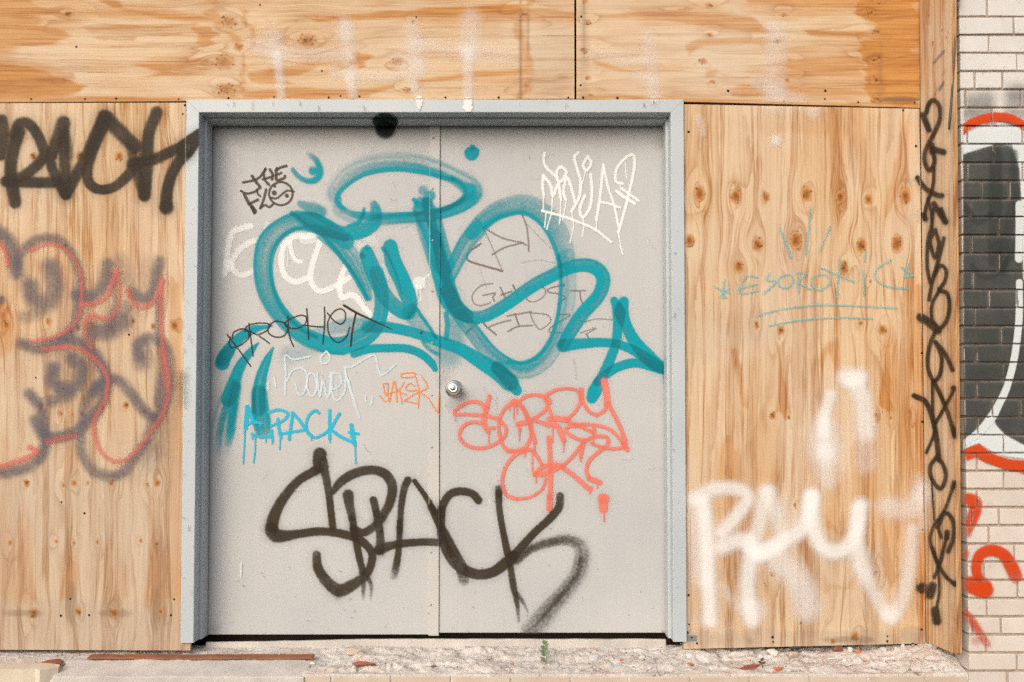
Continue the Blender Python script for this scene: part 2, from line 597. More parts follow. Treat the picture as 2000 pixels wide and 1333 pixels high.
# knob
vs, fs = lathe([(.0365, 0), (.0365, .002), (.034, .006), (.027, .010), (.0225, .013), (.021, .020), (.0215, .030), (.0235, .036), (.0245, .044),
                (.0235, .052), (.019, .058), (.0125, .0605), (.0115, .0595), (.0100, .0595), (.0098, .0605), (.0005, .061)], 40)
knob_me = mesh_np('door_knob', vs, fs)
for p in knob_me.polygons:
    p.use_smooth = True
kp = P(887, 760, D_DOOR)
kn = link('door_knob', knob_me, leaf_r, [M['satin']], label='round satin chrome knob with keyhole')
kn.location = kp - Vector(door.location) - Vector(leaf_r.location)
kb = bmesh.new()
kb.from_mesh(knob_me)
n0 = len(kb.faces)
g = bmesh.ops.create_cube(kb, size=1)
for v in g['verts']:
    v.co = Vector((v.co.x * .0022, v.co.y * .003 - .0605, v.co.z * .009))
for f in kb.faces:
    if all(v in g['verts'] for v in f.verts):
        f.material_index = 1
kb.to_mesh(knob_me)
kb.free()
knob_me.materials.append(M['dark'])

# ------------------------------------------------------------------ plywood sheets
def poly_field(X, Y, txt, soft):
    k, x0, y0 = 1.0, 0.0, 0.0
    if '|' in txt:
        hd, txt = txt.split('|')
        x0, y0, k = map(float, hd.split(','))
    poly = [(x0 + float(t.split(',')[0]) * k, y0 + float(t.split(',')[1]) * k) for t in txt.split()]
    inside, dm = np.zeros(X.shape, bool), np.full(X.shape, 1e9)
    for i in range(len(poly)):
        (xa, ya), (xb, yb) = poly[i], poly[(i + 1) % len(poly)]
        inside ^= ((ya > Y) != (yb > Y)) & (X < (xb - xa) * (Y - ya) / (yb - ya + 1e-9) + xa)
        L = (xb - xa) ** 2 + (yb - ya) ** 2 + 1e-9
        tt = np.clip(((X - xa) * (xb - xa) + (Y - ya) * (yb - ya)) / L, 0, 1)
        dm = np.minimum(dm, np.hypot(X - xa - tt * (xb - xa), Y - ya - tt * (yb - ya)))
    return sstep(-soft, soft, np.where(inside, dm, -dm))


def ply_sheet(label, quad, horizontal, place, cell, knots, warm=(), grey=(), dirt=(), seed=0, thick=0.015, nrm=(0, 1, 0), period=None, flames=(), bands=()):
    """quad: four picture corners TL TR BR BL; place(u, v) gives the points on the sheet's plane"""
    (x0, y0), (x1, y1), (x2, y2), (x3, y3) = quad
    nu = max(2, int(max(x1 - x0, x2 - x3) / cell[0]))
    nv = max(2, int((max(y2, y3) - min(y0, y1)) / cell[1]))
    s, t = np.meshgrid(np.linspace(0, 1, nu + 1), np.linspace(0, 1, nv + 1))
    U = (x0 * (1 - s) + x1 * s) * (1 - t) + (x3 * (1 - s) + x2 * s) * t
    V = (y0 * (1 - s) + y1 * s) * (1 - t) + (y3 * (1 - s) + y2 * s) * t
    pts = place(U, V)
    a, b = (V, U) if horizontal else (U, V)            # a across, b along the grain
    ca = period or (1.0 if not horizontal else 1.0)
    if horizontal:
        h = a / 120 + 2.2 * vn(a / 80, b / 420, seed) + 0.6 * vn(a / 26, b / 130, seed + 3) + .25 * vn(a / 9, b / 60, seed + 7)
    else:
        h = a * ca / 58 + 1.9 * vn(a * ca / 150, b / 900, seed) + 0.6 * vn(a * ca / 46, b / 420, seed + 3) + .22 * vn(a * ca / 14, b / 90, seed + 7)
    acc = a * ca + 26 * vn(a * ca / 130, b / 800, seed + 21) + 9 * vn(a * ca / 40, b / 260, seed + 22) + 2.5 * vn(a * ca / 12, b / 70, seed + 23)
    kmap = np.full(U.shape, -1.0)
    for k in knots:
        kx, ky, r = k[:3]
        sq = k[3] if len(k) > 3 else 1.25
        da, db = (V - ky, U - kx) if horizontal else (U - kx, V - ky)
        da = da * ca
        h = h + 0.75 * np.exp(-((da / (1.7 * r)) ** 2 + (db / (2.6 * r)) ** 2)) * (1 if (kx + ky) % 2 < 1 else -1)
        h = h - 0.5 * da / r * np.exp(-((da / (3.0 * r)) ** 2 + (db / (6 * r)) ** 2))
        acc = acc - 1.5 * r * np.tanh(da / (.7 * r)) * np.exp(-(db / (3.4 * r)) ** 2 - (da / (3.2 * r)) ** 2)
        kmap = np.maximum(kmap, 1 - np.sqrt((da / r) ** 2 + (db / (sq * r)) ** 2))

    def paint(items):
        m = np.zeros(U.shape)
        for it in items:
            cx, cy, rx, ry, am = it
            e = np.sqrt(((U - cx) / rx) ** 2 + ((V - cy) / ry) ** 2)
            m = np.maximum(m, am * (1 - sstep(0.72, 1.12, e + 0.5 * vn(a / 25, b / 110, seed + 5) + .3 * vn(a / 5, b / 60, seed + 6))))
        return m
    W, GR, DI = paint(warm) * .6, paint(grey), paint(dirt)
    Ux = U + (3.5 * vn(a / 9, b / 40, seed + 31) + 7 * vn(a / 40, b / 160, seed + 32)) * (6 if horizontal else 1)
    Vx = V + (3.5 * vn(a / 9, b / 40, seed + 33) + 7 * vn(a / 40, b / 160, seed + 34)) * (1 if horizontal else 6)
    for am, txt in flames:
        W = np.maximum(W, am * poly_field(Ux, Vx, txt, 3.0))
    for am, txt in bands:
        GR = np.maximum(GR, am * poly_field(U, V, txt, 2.0))
    W = np.clip(W + 0.30 * np.clip(vn(a / 120, b / 300, seed + 9) * 2, 0, 1), 0, 1)
    n = (nu + 1) * (nv + 1)
    idx = np.arange(n).reshape(nv + 1, nu + 1)
    quads = np.stack([idx[:-1, :-1], idx[1:, :-1], idx[1:, 1:], idx[:-1, 1:]], -1).reshape(-1, 4)
    ring = np.concatenate([idx[0, :], idx[1:, -1], idx[-1, -2::-1], idx[-2:0:-1, 0]])
    front = pts.reshape(-1, 3)
    back = front[ring] + np.array(nrm) * thick
    verts = np.concatenate([front, front[ring], back])
    m = len(ring)
    i = np.arange(m)
    j = (i + 1) % m
    side = np.stack([n + i, n + j, n + m + j, n + m + i], -1)
    me = mesh_np('plywood_sheet', verts, np.concatenate([quads, side]))
    pad = lambda A, f=0.0: np.concatenate([A.ravel(), np.full(2 * m, f)])
    attr(me, 'grain', pad(h))
    attr(me, 'acc', pad(acc / 100))
    attr(me, 'knot', pad(kmap, -1))
    attr(me, 'warm', pad(W))
    attr(me, 'grey', pad(GR))
    attr(me, 'dirt', pad(DI))
    me.materials.append(M['ply_h'] if horizontal else M['ply_v'])
    me.materials.append(M['ply_edge'])
    mi = np.zeros(len(quads) + m, np.int32)
    mi[len(quads):] = 1
    me.polygons.foreach_set('material_index', mi)
    return link('plywood_sheet', me, None, (), label=label, cat='plywood sheet', group='plywood sheets of the hoarding')


plane_ply = lambda u, v: on_y(u, v, Y_PLY)
plane_top = lambda u, v: on_y(u, v, Y_PLY - 0.002)

sheet_left = ply_sheet('upright plywood sheet beside the door with black, grey and red spray paint', [(-390, 203), (363, 201), (372, 1271), (-390, 1268)], False, plane_ply, (3, 4),
    [(66, 306, 8), (108, 305, 6), (157, 306, 9), (233, 306, 9), (275, 308, 7), (300, 306, 9), (318, 305, 7), (12, 636, 9), (94, 628, 6), (152, 640, 6), (180, 638, 8),
     (215, 640, 7), (260, 628, 6), (300, 638, 6), (341, 636, 10), (80, 793, 6), (118, 806, 5), (141, 811, 4), (160, 808, 5), (246, 792, 7), (282, 804, 5), (200, 796, 5),
     (52, 944, 7), (145, 944, 6), (124, 948, 4), (218, 944, 6), (288, 948, 4), (307, 943, 7), (172, 944, 4), (20, 1060, 5), (110, 1058, 4), (145, 1061, 4), (275, 1057, 4), (307, 1061, 4), (190, 1058, 4),
     (152, 1195, 7), (314, 1195, 7), (66, 1198, 10), (224, 1198, 10), (-60, 306, 9), (-90, 640, 9), (-150, 800, 8), (-60, 945, 8)],
    warm=[(45, 1110, 24, 140, .8), (136, 1130, 16, 90, 1.0), (302, 1120, 16, 95, 1.0), (345, 900, 14, 300, .9), (352, 1100, 10, 200, .9), (300, 1010, 14, 60, .7), (10, 640, 30, 60, .6), (341, 640, 16, 70, .8), (218, 1120, 24, 70, .5),
          (10, 1000, 16, 200, .5)],
    grey=[(60, 1235, 420, 62, 1.0), (120, 1080, 330, 210, .6), (160, 800, 260, 160, .35), (200, 330, 200, 120, .2)], dirt=[(50, 1198, 40, 9, .5), (222, 1198, 34, 9, .5), (305, 1190, 9, 50, .35), (140, 1180, 9, 40, .4)], seed=1,
    flames=[(1.0, '0,840,.3377|402,470 408,690 434,740 436,980 345,978 345,900 392,690'), (1.0, '0,840,.3377|886,430 898,640 914,690 936,985 832,985 842,880 876,640'), (.75, '0,840,.3377|110,560 160,560 172,740 215,976 78,976 90,760'), (.4, '0,840,.3377|600,740 740,750 745,978 595,978'), (.5, '0,840,.3377|945,300 1040,300 1040,988 950,985'),
        (.45, '0,840,.3377|0,300 30,320 40,970 0,976'), (.4, '0,840,.3377|380,90 440,90 450,300 370,310'), (.5, '330,560 352,560 352,760 338,740'), (.5, '0,600 22,600 26,690 0,720')], bands=[(.8, '-400,1169 0,1170 349,1174 372,1174 372,1280 -400,1280')])

sheet_top_l = ply_sheet('long plywood sheet with level grain above the door, whitewash drips on it', [(-420, -330), (1121, -330), (1122, 193), (-420, 203)], True, plane_top, (5, 3),
    [(133, 29, 9, 1.3), (446, 43, 15, 1.4), (436, 122, 16, 1.5), (441, 175, 14, 1.5), (466, 93, 9, 1.2), (600, 80, 17, 1.2), (778, 119, 9, 1.4), (795, 177, 7, 1.2), (806, 44, 5, 1.1), (1022, 29, 7, 1.2), (1028, 167, 6, 1.2),
     (250, -90, 14), (700, -140, 15), (60, -220, 14), (520, -240, 14), (930, -220, 12)],
    warm=[(40, 165, 110, 55, 1.0), (100, 30, 90, 40, .7), (10, 60, 50, 60, .9), (260, 25, 120, 12, .8), (340, 130, 70, 24, .7), (960, 30, 220, 24, .75), (640, 115, 60, 20, .5), (990, 150, 120, 14, .6), (1023, 100, 12, 90, .6), (120, 196, 330, 9, .8)],
    grey=[(1075, 110, 50, 90, .35)], dirt=[(1016, 100, 3, 110, .7), (1032, 60, 3, 60, .5), (440, 60, 40, 4, .2)], seed=4,
    flames=[(.9, '0,0,.586|-300,205 0,205 120,215 200,245 280,290 250,315 0,335 -300,335'), (.75, '0,0,.586|-300,0 90,0 130,22 215,46 130,62 150,88 200,105 232,125 190,150 0,168 -300,160'), (.8, '0,0,.586|345,0 400,0 410,35 700,62 705,78 500,66 380,44'),
        (.8, '0,0,.586|440,212 670,210 600,236 665,250 470,258 570,240'), (.7, '0,0,.586|615,90 705,93 695,155 655,145'), (.7, '0,0,.586|820,240 900,226 1060,212 1010,250 900,258 1000,285 840,272'), (.8, '0,0,.586|1040,60 1300,38 1745,16 1745,48 1400,58 1080,76'),
        (.8, '0,0,.586|1175,168 1248,184 1205,226 1165,215'), (.75, '0,0,.586|1400,266 1745,224 1745,246 1420,278'), (.7, '0,0,.586|830,308 1000,290 1150,300 1330,278 1200,327 830,330'), (.6, '0,0,.586|1737,0 1766,0 1766,330 1737,330'), (.8, '0,0,.586|-300,318 620,326 620,345 -300,345'),
        (.6, '0,0,.586|640,40 690,30 720,60 735,100 800,150 790,165 720,110 690,70'), (.55, '0,0,.586|795,30 815,30 838,150 806,190 818,300 800,330 790,330 804,280 794,190 824,150'), (.5, '0,0,.586|560,210 690,200 700,215 560,222'), (.6, '0,0,.586|250,95 640,80 640,92 300,110'), (.5, '0,0,.586|1300,165 1745,185 1745,192 1400,186'),
        (.6, '0,-330,1|0,40 300,60 420,90 250,130 0,120')])

sheet_top_r = ply_sheet('level-grained plywood sheet above the door, orange stained at its far end by the corner', [(1125, -330), (1793, -330), (1797, 211), (1126, 193)], True, plane_top, (5, 3),
    [(1142, 3, 6, 1.3), (1148, 44, 6, 1.3), (1141, 100, 6, 1.3), (1149, 152, 5, 1.3), (1154, 187, 5, 1.3), (1385, 11, 6, 1.5), (1386, 68, 6, 1.5), (1373, 120, 7, 1.4), (1391, 160, 5, 1.4),
     (1531, 29, 5, 1.4), (1521, 81, 6, 1.8), (1543, 119, 3, 1.4), (1537, 156, 5, 1.5), (1699, 26, 8, 1.3), (1709, 64, 6, 1.6), (1711, 117, 7, 1.4), (1710, 154, 8, 1.4), (1711, 194, 8, 1.5), (1720, 4, 5, 1.4),
     (1300, -120, 10), (1600, -160, 12)],
    warm=[(1760, 100, 75, 160, 1.0), (1600, 160, 190, 40, .75), (1560, 15, 130, 28, .8), (1330, 30, 120, 22, .5), (1270, 134, 90, 10, .45), (1650, 100, 130, 40, .5), (1460, 205, 330, 9, .7), (1140, 100, 14, 120, .35)],
    grey=[(1140, 90, 8, 120, .5)], dirt=[(1760, 195, 40, 6, .9), (1720, 150, 8, 60, .3), (1141, 60, 3, 60, .4)], seed=6,
    flames=[(.95, '1686,14 1700,-20 1800,-20 1800,214 1707,204 1700,169 1693,84 1707,68 1686,34'), (.7, '1517,122 1600,112 1693,108 1693,149 1531,152'), (.7, '1450,172 1600,165 1700,175 1700,187 1450,190'), (.7, '1450,-10 1700,-10 1680,16 1551,18 1450,12'),
        (.65, '1152,34 1287,20 1372,28 1456,37 1510,69 1423,61 1365,57 1321,44 1254,34'), (.6, '1348,91 1372,78 1505,74 1505,86 1389,92 1365,110'), (.6, '1160,118 1200,128 1260,138 1360,122 1260,143 1190,136'), (.6, '1420,175 1456,162 1500,165 1495,190 1430,188'), (.7, '1560,60 1690,64 1690,76 1580,72'), (.7, '1130,186 1800,203 1800,214 1130,196'), (.5, '1376,135 1402,135 1400,152 1380,154')])

sheet_right = ply_sheet('upright plywood sheet with two rows of round knots and broad white paint', [(1334, 204), (1796, 213), (1808, 1257), (1335, 1268)], False, plane_ply, (3, 4),
    [(1367, 379, 12, 1.5), (1437, 383, 12, 1.4), (1496, 386, 9, 1.3), (1575, 380, 13, 1.4), (1641, 386, 11, 1.5), (1696, 390, 9, 1.3), (1768, 383, 13, 1.4),
     (1347, 470, 10, 1.5), (1480, 478, 12, 1.4), (1554, 470, 14, 1.5), (1682, 480, 12, 1.4), (1752, 476, 13, 1.6), (1443, 521, 11, 1.4), (1648, 524, 11, 1.5), (1700, 550, 4),
     (1525, 645, 8), (1724, 645, 9), (1680, 632, 5), (1478, 635, 5, 2), (1509, 812, 7), (1541, 815, 4), (1711, 812, 7), (1740, 816, 4), (1776, 810, 3), (1552, 987, 4), (1507, 1122, 5), (1709, 1120, 6),
     (1670, 1243, 10, 1.0), (1627, 1253, 6, 1.2)],
    warm=[(1790, 820, 34, 300, .9), (1770, 1080, 40, 150, .7), (1500, 900, 40, 90, .55), (1740, 740, 22, 90, .7), (1420, 930, 40, 90, .5), (1660, 1010, 60, 110, .5), (1640, 330, 14, 130, .45), (1700, 330, 12, 110, .5), (1765, 330, 14, 110, .55), (1575, 240, 160, 26, .3)],
    grey=[(1570, 1248, 330, 22, .8), (1380, 640, 120, 60, .25), (1560, 1150, 260, 110, .35)], dirt=[(1655, 1250, 60, 8, .6), (1465, 1253, 5, 8, .4), (1780, 1240, 26, 20, .3), (1690, 1100, 3, 110, .3)], seed=2,
    flames=[(.7, '1320,420,.375|540,800 580,900 605,1020 520,1024'), (.7, '1320,420,.375|1080,735 1125,860 1125,1030 1050,1000'), (.6, '1320,420,.375|735,720 800,615 852,640 845,900 825,780 790,690 752,790'), (.55, '1320,420,.375|285,680 320,700 385,1045 350,1000'), (.6, '1320,420,.375|220,1340 240,1180 300,1115 320,1340'),
        (.65, '1320,900,.3249|258,-60 372,-60 372,135 258,130'), (.6, '1320,900,.3249|880,330 985,478 1052,345 1052,425 985,520 890,420'), (.75, '1320,900,.3249|1240,330 1300,560 1322,760 1372,640 1372,785 1300,805 1250,640'), (.6, '1320,900,.3249|740,450 822,520 822,690 750,560'), (.5, '1320,900,.3249|1050,-100 1200,-100 1210,320 1170,280 1060,200'),
        (.5, '1320,900,.3249|880,640 930,800 1010,800 1075,680 1070,780 960,830 880,800'), (.7, '1788,560 1806,560 1812,1240 1794,1240'), (.45, '1616,210 1640,210 1650,330 1625,400'), (.45, '1660,210 1690,215 1700,360 1684,380'), (.5, '1750,300 1780,230 1775,330 1725,420 1738,350')], bands=[(.35, '1334,1238 1560,1236 1808,1225 1808,1262 1334,1270')])

# plywood return at the corner
RA = on_y(np.array(1803.0), np.array(760.0), Y_PLY)
RB = on_y(np.array(1864.5), np.array(760.0), 3.085)
rdir = np.array([RB[0] - RA[0], RB[1] - RA[1], 0])
rdir /= np.linalg.norm(rdir)
RN = np.array([rdir[1], -rdir[0], 0.0])                # towards the wall side
if RN[0] < 0:
    RN = -RN
place_ret = lambda u, v: on_plane(u, v, RA, RN)
sheet_ret = ply_sheet('narrow plywood return board at the corner with an upright black tag', [(1795.5, -40), (1858, -40), (1869, 1279), (1809, 1254)], False, place_ret, (1.2, 4),
    [(1813, 30, 3.4, 1.6), (1840, 60, 2.6, 2), (1822, 86, 3.4, 1.6), (1848, 74, 2.5, 2), (1858, 700, 2.4, 2), (1864, 1210, 2.2, 2), (1852, 380, 2, 2), (1862, 960, 2.4, 2)],
    warm=[(1800, 60, 10, 120, .5), (1866, 1100, 5, 300, .5)], seed=8, thick=0.019, nrm=tuple(RN), period=1.7)

# screws and nails in the sheets
vs, fs = lathe([(0.0052, 0.0002), (0.0046, .0012), (.0020, .0014), (.0016, .0006)], 9)
scr = mesh_np('screw', vs, fs)
scr.materials.append(M['screw'])
SCREWS = [(sheet_top_l, Y_PLY - .002, '61,194 166,194 227,193 349,194 446,192 149,92 535,190 642,191 665,188 702,189 813,34 629,139 870,191 974,191 508,10 1110,191'),
          (sheet_top_r, Y_PLY - .002, '1139,191 1206,192 1135,33 1134,167 1422,178 1531,198 1612,178 1676,200 1786,201 1611,194'),
          (sheet_left, Y_PLY, '132,233 361,206 357,223 128,480 138,649 252,654 123,759 70,738 120,981 137,1170 119,1203 174,1202 340,1171 334,1202 165,1003'),
          (sheet_right, Y_PLY, '1764,216 1789,286 1345,258 1800,690 1801,824 1802,1035 1564,1184 1590,1180 1564,1217 1509,1245 1510,1254 1361,1257 1343,1236 1346,1220 1800,1230 1733,1243 1733,1253 1345,1163 1783,1258'),
          ]
for sh, y, txt in SCREWS:
    for tk in txt.split():
        u, v = map(float, tk.split(','))
        o = link('screw', scr, sh)
        o.location = P(u, v, y)
        k = random.uniform(0.7, 1.1)
        o.scale = (k, 1, k)

# galvanised tab
tab = link('steel_tab', bm_mesh('tab', box_bm(wx(1336, Y_PLY), wx(1357, Y_PLY), Y_PLY - .003, Y_PLY - .0004, wz(1252, Y_PLY), wz(1241, Y_PLY), .0006)), None, [M['zinc']],
           label='small galvanised steel tab screwed to the plywood foot beside the frame', cat='bracket')
o = link('screw', scr, tab)
o.location = P(1351, 1246, Y_PLY - .003)
o.scale = (.8, 1, .8)

# ------------------------------------------------------------------ brick wall
XB = wx(1884, Y_BRK)
wall = link('brick_wall', None, None, label='painted brick wall with an orange, white and black mural', cat='wall')
wall['kind'] = 'thing'
wall.location = (XB, Y_BRK, 0)
JX = {0: '1940', 1: '1883.5 1991', 2: '1942', 3: '1890 1996', 4: '1913 1967', 5: '1894', 6: '1945', 7: '1896', 8: '1948', 9: '1895', 10: '1923 1977', 11: '1900', 12: '1955',
      13: '1901', 14: '1954', 15: '1903', 16: '1933 1989', 17: '1905', 18: '1956', 19: '1907', 20: '1958', 21: '1906', 22: '1937 1991', 23: '1908', 24: '1957', 25: '1905',
      26: '1957', 27: '1905', 28: '1893 1946 1998', 29: '1926', 30: '1975', 31: '1915', 32: '1980', 33: '1920', 34: '1892 1947 1998', 35: '1917', 36: '1976'}
BRICK_RECTS = []                                       # picture rectangles of the faces in view


def brick(x0, x1, z0, z1, mat, parent, y0=Y_BRK, dep=0.1, bev=0.003):
    dx = random.uniform(-.0012, .0012)
    bm = box_bm(x0 + dx, x1 + dx, y0 + random.uniform(-.0016, .0016), y0 + dep, z0 + random.uniform(0, .001), z1 - random.uniform(0, .001), bev, 2)
    for v in bm.verts:
        v.co.x += random.uniform(-.0009, .0009)
        v.co.z += random.uniform(-.0009, .0009)
    return child('brick', bm_mesh('brick', bm), parent, [mat])


MJ = 0.0039                                            # half a joint
XEND = XB + 0.80
for r in range(-9, 50):
    v0, v1 = -2.5 + r * 35.5, -2.5 + (r + 1) * 35.5
    z1, z0 = wz(v0, Y_BRK) - MJ, wz(v1, Y_BRK) + MJ
    if z0 < 0:
        break
    js = [float(q) for q in JX[r].split()] if r in JX else [1905 + 53 * (r % 2)]
    xs = [XB] + [wx(j, Y_BRK) for j in js if wx(j, Y_BRK) > XB + .012]
    while xs[-1] < XEND - 0.05:
        xs.append(min(xs[-1] + 0.202, XEND))
    for i in range(len(xs) - 1):
        a = xs[i] + (MJ if i else 0)
        b = xs[i + 1] - MJ
        if b - a < .005:
            continue
        m = M['brick_grey'] if r < 9 else M['brick_cream']
        brick(a, b, z0, z1, m, wall)
        BRICK_RECTS.append((a, b, z0, z1))
child('mortar', bm_mesh('mortar', box_bm(XB + .003, XEND, Y_BRK + .0065, Y_BRK + .38, 0.0, 3.5)), wall, [M['mortar']])

# ------------------------------------------------------------------ masonry ledge under the door
XLL = -3.0
ledge = link('brick_ledge', None, None, label='low masonry ledge with crumbled mortar on its top under the door', cat='ledge')
ledge.location = (0, Y_BRK, 0)
nx, ny = 900, 84
xs = np.linspace(XLL, XB - .002, nx + 1)
ys = np.linspace(Y_BRK + .004, 3.390, ny + 1)
Xg, Yg = np.meshgrid(xs, ys)


def rub(x, y):
    d = 0.010 * vn(x * 9, y * 16, 1) + 0.007 * vn(x * 24, y * 36, 2) + .005 * vn(x * 60, y * 70, 3) + .003 * vn(x * 130, y * 140, 4)
    steps = 0.013 * (sstep(.02, .05, vn(x * 7, y * 22, 7) + .3 * vn(x * 40, y * 50, 9)) - .5) + .007 * (sstep(.05, .07, vn(x * 15, y * 40, 17) + .25 * vn(x * 70, y * 70, 19)) - .3)         # broken flat layers
    keep = sstep(wx(560, 3.15), wx(640, 3.15), x) * .75 + .25
    pile = 0.026 * np.exp(-(((x - wx(1806, 3.22)) / .13) ** 2 + ((y - 3.24) / .10) ** 2)) + .014 * sstep(wx(1560, 3.2), wx(1720, 3.2), x) * sstep(3.12, 3.22, y)
    pile = pile + .022 * np.exp(-(((x - wx(1330, 3.3)) / .10) ** 2 + ((y - 3.31) / .04) ** 2))
    sl = sstep(wx(104, 3.15), wx(116, 3.15), x) * (1 - sstep(wx(592, 3.15), wx(604, 3.15), x)) * (1 - sstep(Y_BRK + .115, Y_BRK + .13, y))
    pile = pile - .022 * sl
    return (d + steps) * keep * sstep(Y_BRK, Y_BRK + .05, y) * (1 - .85 * sstep(3.34, 3.385, y)) + pile


def ledge_z(x, y):
    return zledge(x, y) + rub(np.asarray(x, float), np.asarray(y, float))


Zg = ledge_z(Xg, Yg)
idx = np.arange((nx + 1) * (ny + 1)).reshape(ny + 1, nx + 1)
top_q = np.stack([idx[:-1, :-1], idx[:-1, 1:], idx[1:, 1:], idx[1:, :-1]], -1).reshape(-1, 4)
front = np.stack([xs, np.full(nx + 1, Y_BRK + .004), np.full(nx + 1, zf - .03)], -1)
nv = len(idx.ravel())
fi = nv + np.arange(nx + 1)
fq = np.stack([fi[:-1], fi[1:], idx[0, 1:], idx[0, :-1]], -1)
me = mesh_np('mortar_bed', np.concatenate([np.stack([Xg, Yg, Zg], -1).reshape(-1, 3), front]), np.concatenate([top_q, fq]))
child('mortar_bed', me, ledge, [M['rubble']])
child('core', bm_mesh('core', box_bm(XLL, XB - .004, Y_BRK + .012, 3.497, 0.0, min(zf, zb) - .05)), ledge, [M['mortar']])
# brick courses of the ledge front
cz = zf - 0.004
row = 0
while cz - .062 > 0:
    jl = [600, 651, 766, 882, 997, 1114, 1226, 1345, 1459, 1576, 1688, 1799] if row == 0 else [600 + 57 * (row % 2) + 114 * i for i in range(11)]
    xx = [wx(j, Y_BRK) for j in jl] + [XB - .004]
    while xx[0] > XLL + .2:
        xx.insert(0, xx[0] - .212)
    for i in range(len(xx) - 1):
        a, b = xx[i] + .004, xx[i + 1] - .003
        if row == 0 and b < wx(600, Y_BRK) + .01:
            continue
        if b - a > .02:
            brick(a, b, cz - .060, cz - random.uniform(0, .003), M['brick_sill'], ledge, Y_BRK, .09)
    cz -= .068
    row += 1

# concrete slab along the left half of the ledge
sx0, sx1 = wx(112, Y_BRK), wx(600, Y_BRK)
bm = box_bm(sx0, sx1, Y_BRK - .004, Y_BRK + .125, zf - .075, zf - .006, .004, 2)
bmesh.ops.subdivide_edges(bm, edges=[e for e in bm.edges if e.calc_length() > .3], cuts=60, use_grid_fill=True)
for v in bm.verts:
    w = vn(v.co.x * 30, v.co.z * 40 + v.co.y * 30, 5)
    v.co.z += .004 * float(w) + (v.co.y - Y_BRK) * .19 * (v.co.z > zf - .03)
    v.co.y += .003 * float(vn(v.co.x * 45, v.co.z * 30, 6))
    if v.co.x > sx1 - .05:
        v.co.x += .02 * float(w)
link('concrete_slab', bm_mesh('slab', bm), None, [M['concrete']], label='long pale concrete slab along the ledge front beside the cream chunk', cat='slab')

# broken cream-painted chunk at the ledge's end
bm = bmesh.new()
outl = [(-200, 0), (60, 0), (78, .006), (92, -.004), (104, .012), (116, .030), (112, .055), (96, .075), (70, .085), (-200, .085)]
bot, topv = [], []
for u, dy in outl:
    x = wx(u, Y_BRK)
    bot.append(bm.verts.new((x, Y_BRK - .012 + dy, zf - .075)))
    topv.append(bm.verts.new((x + random.uniform(-.004, .004), Y_BRK - .012 + dy + random.uniform(0, .004), zf + .022 + random.uniform(-.002, .002))))
bm.faces.new(topv)
bm.faces.new(bot[::-1])
for i in range(len(outl)):
    j = (i + 1) % len(outl)
    bm.faces.new((bot[i], bot[j], topv[j], topv[i]))
bmesh.ops.bevel(bm, geom=[e for e in bm.edges if all(v in topv for v in e.verts)] if False else [], offset=.003) if False else None
link('concrete_chunk', bm_mesh('chunk', bm), None, [M['cream_chunk']], label='broken cream-painted concrete chunk at the slab end', cat='concrete')

# rusted flat bar lying on the ledge
a0, a1 = on_z(178.0, 1283.0, zf + .02), on_z(614.0, 1283.0, zf + .02)
ybar = Y_BRK + .136
zbar = float(zledge(0, ybar + .018))
bm = box_bm(float(a0[0]), float(a1[0]), ybar, ybar + .036, zbar + .000, zbar + .008, .001)
bmesh.ops.subdivide_edges(bm, edges=[e for e in bm.edges if e.calc_length() > .3], cuts=50, use_grid_fill=True)
for v in bm.verts:
    v.co.z += float(.003 * vn(v.co.x * 20, v.co.y * 20, 8)) + .002 + (v.co.y - ybar - .018) * .11
    v.co.y += float(.003 * vn(v.co.x * 30, 3.3, 9))
link('flat_bar', bm_mesh('flat_bar', bm), None, [M['rust']], label='long rust-brown flat steel bar lying on the ledge', cat='metal bar')


# ------------------------------------------------------------------ stones and grit on the ledge
def stone_mesh(seed, flat=.6):
    rd = random.Random(seed)
    bm = bmesh.new()
    for i in range(15):
        v = Vector((rd.gauss(0, 1), rd.gauss(0, 1), rd.gauss(0, 1))).normalized()
        v = Vector((v.x * rd.uniform(.8, 1), v.y * rd.uniform(.65, .9), v.z * flat))
        bm.verts.new(v)
    r = bmesh.ops.convex_hull(bm, input=bm.verts)
    bmesh.ops.delete(bm, geom=[g for g in r['geom_interior'] if isinstance(g, bmesh.types.BMVert)], context='VERTS')
    return bm_mesh('stone', bm)


def ledge_point(u, v):
    y = 3.25
    for _ in range(12):
        z = float(ledge_z(wx(u, y, v), y))
        p = on_z(float(u), float(v), z)
        y = .5 * y + .5 * float(np.clip(p[1], Y_BRK + .01, 3.39))
    return Vector((float(p[0]), y, float(ledge_z(p[0], y))))


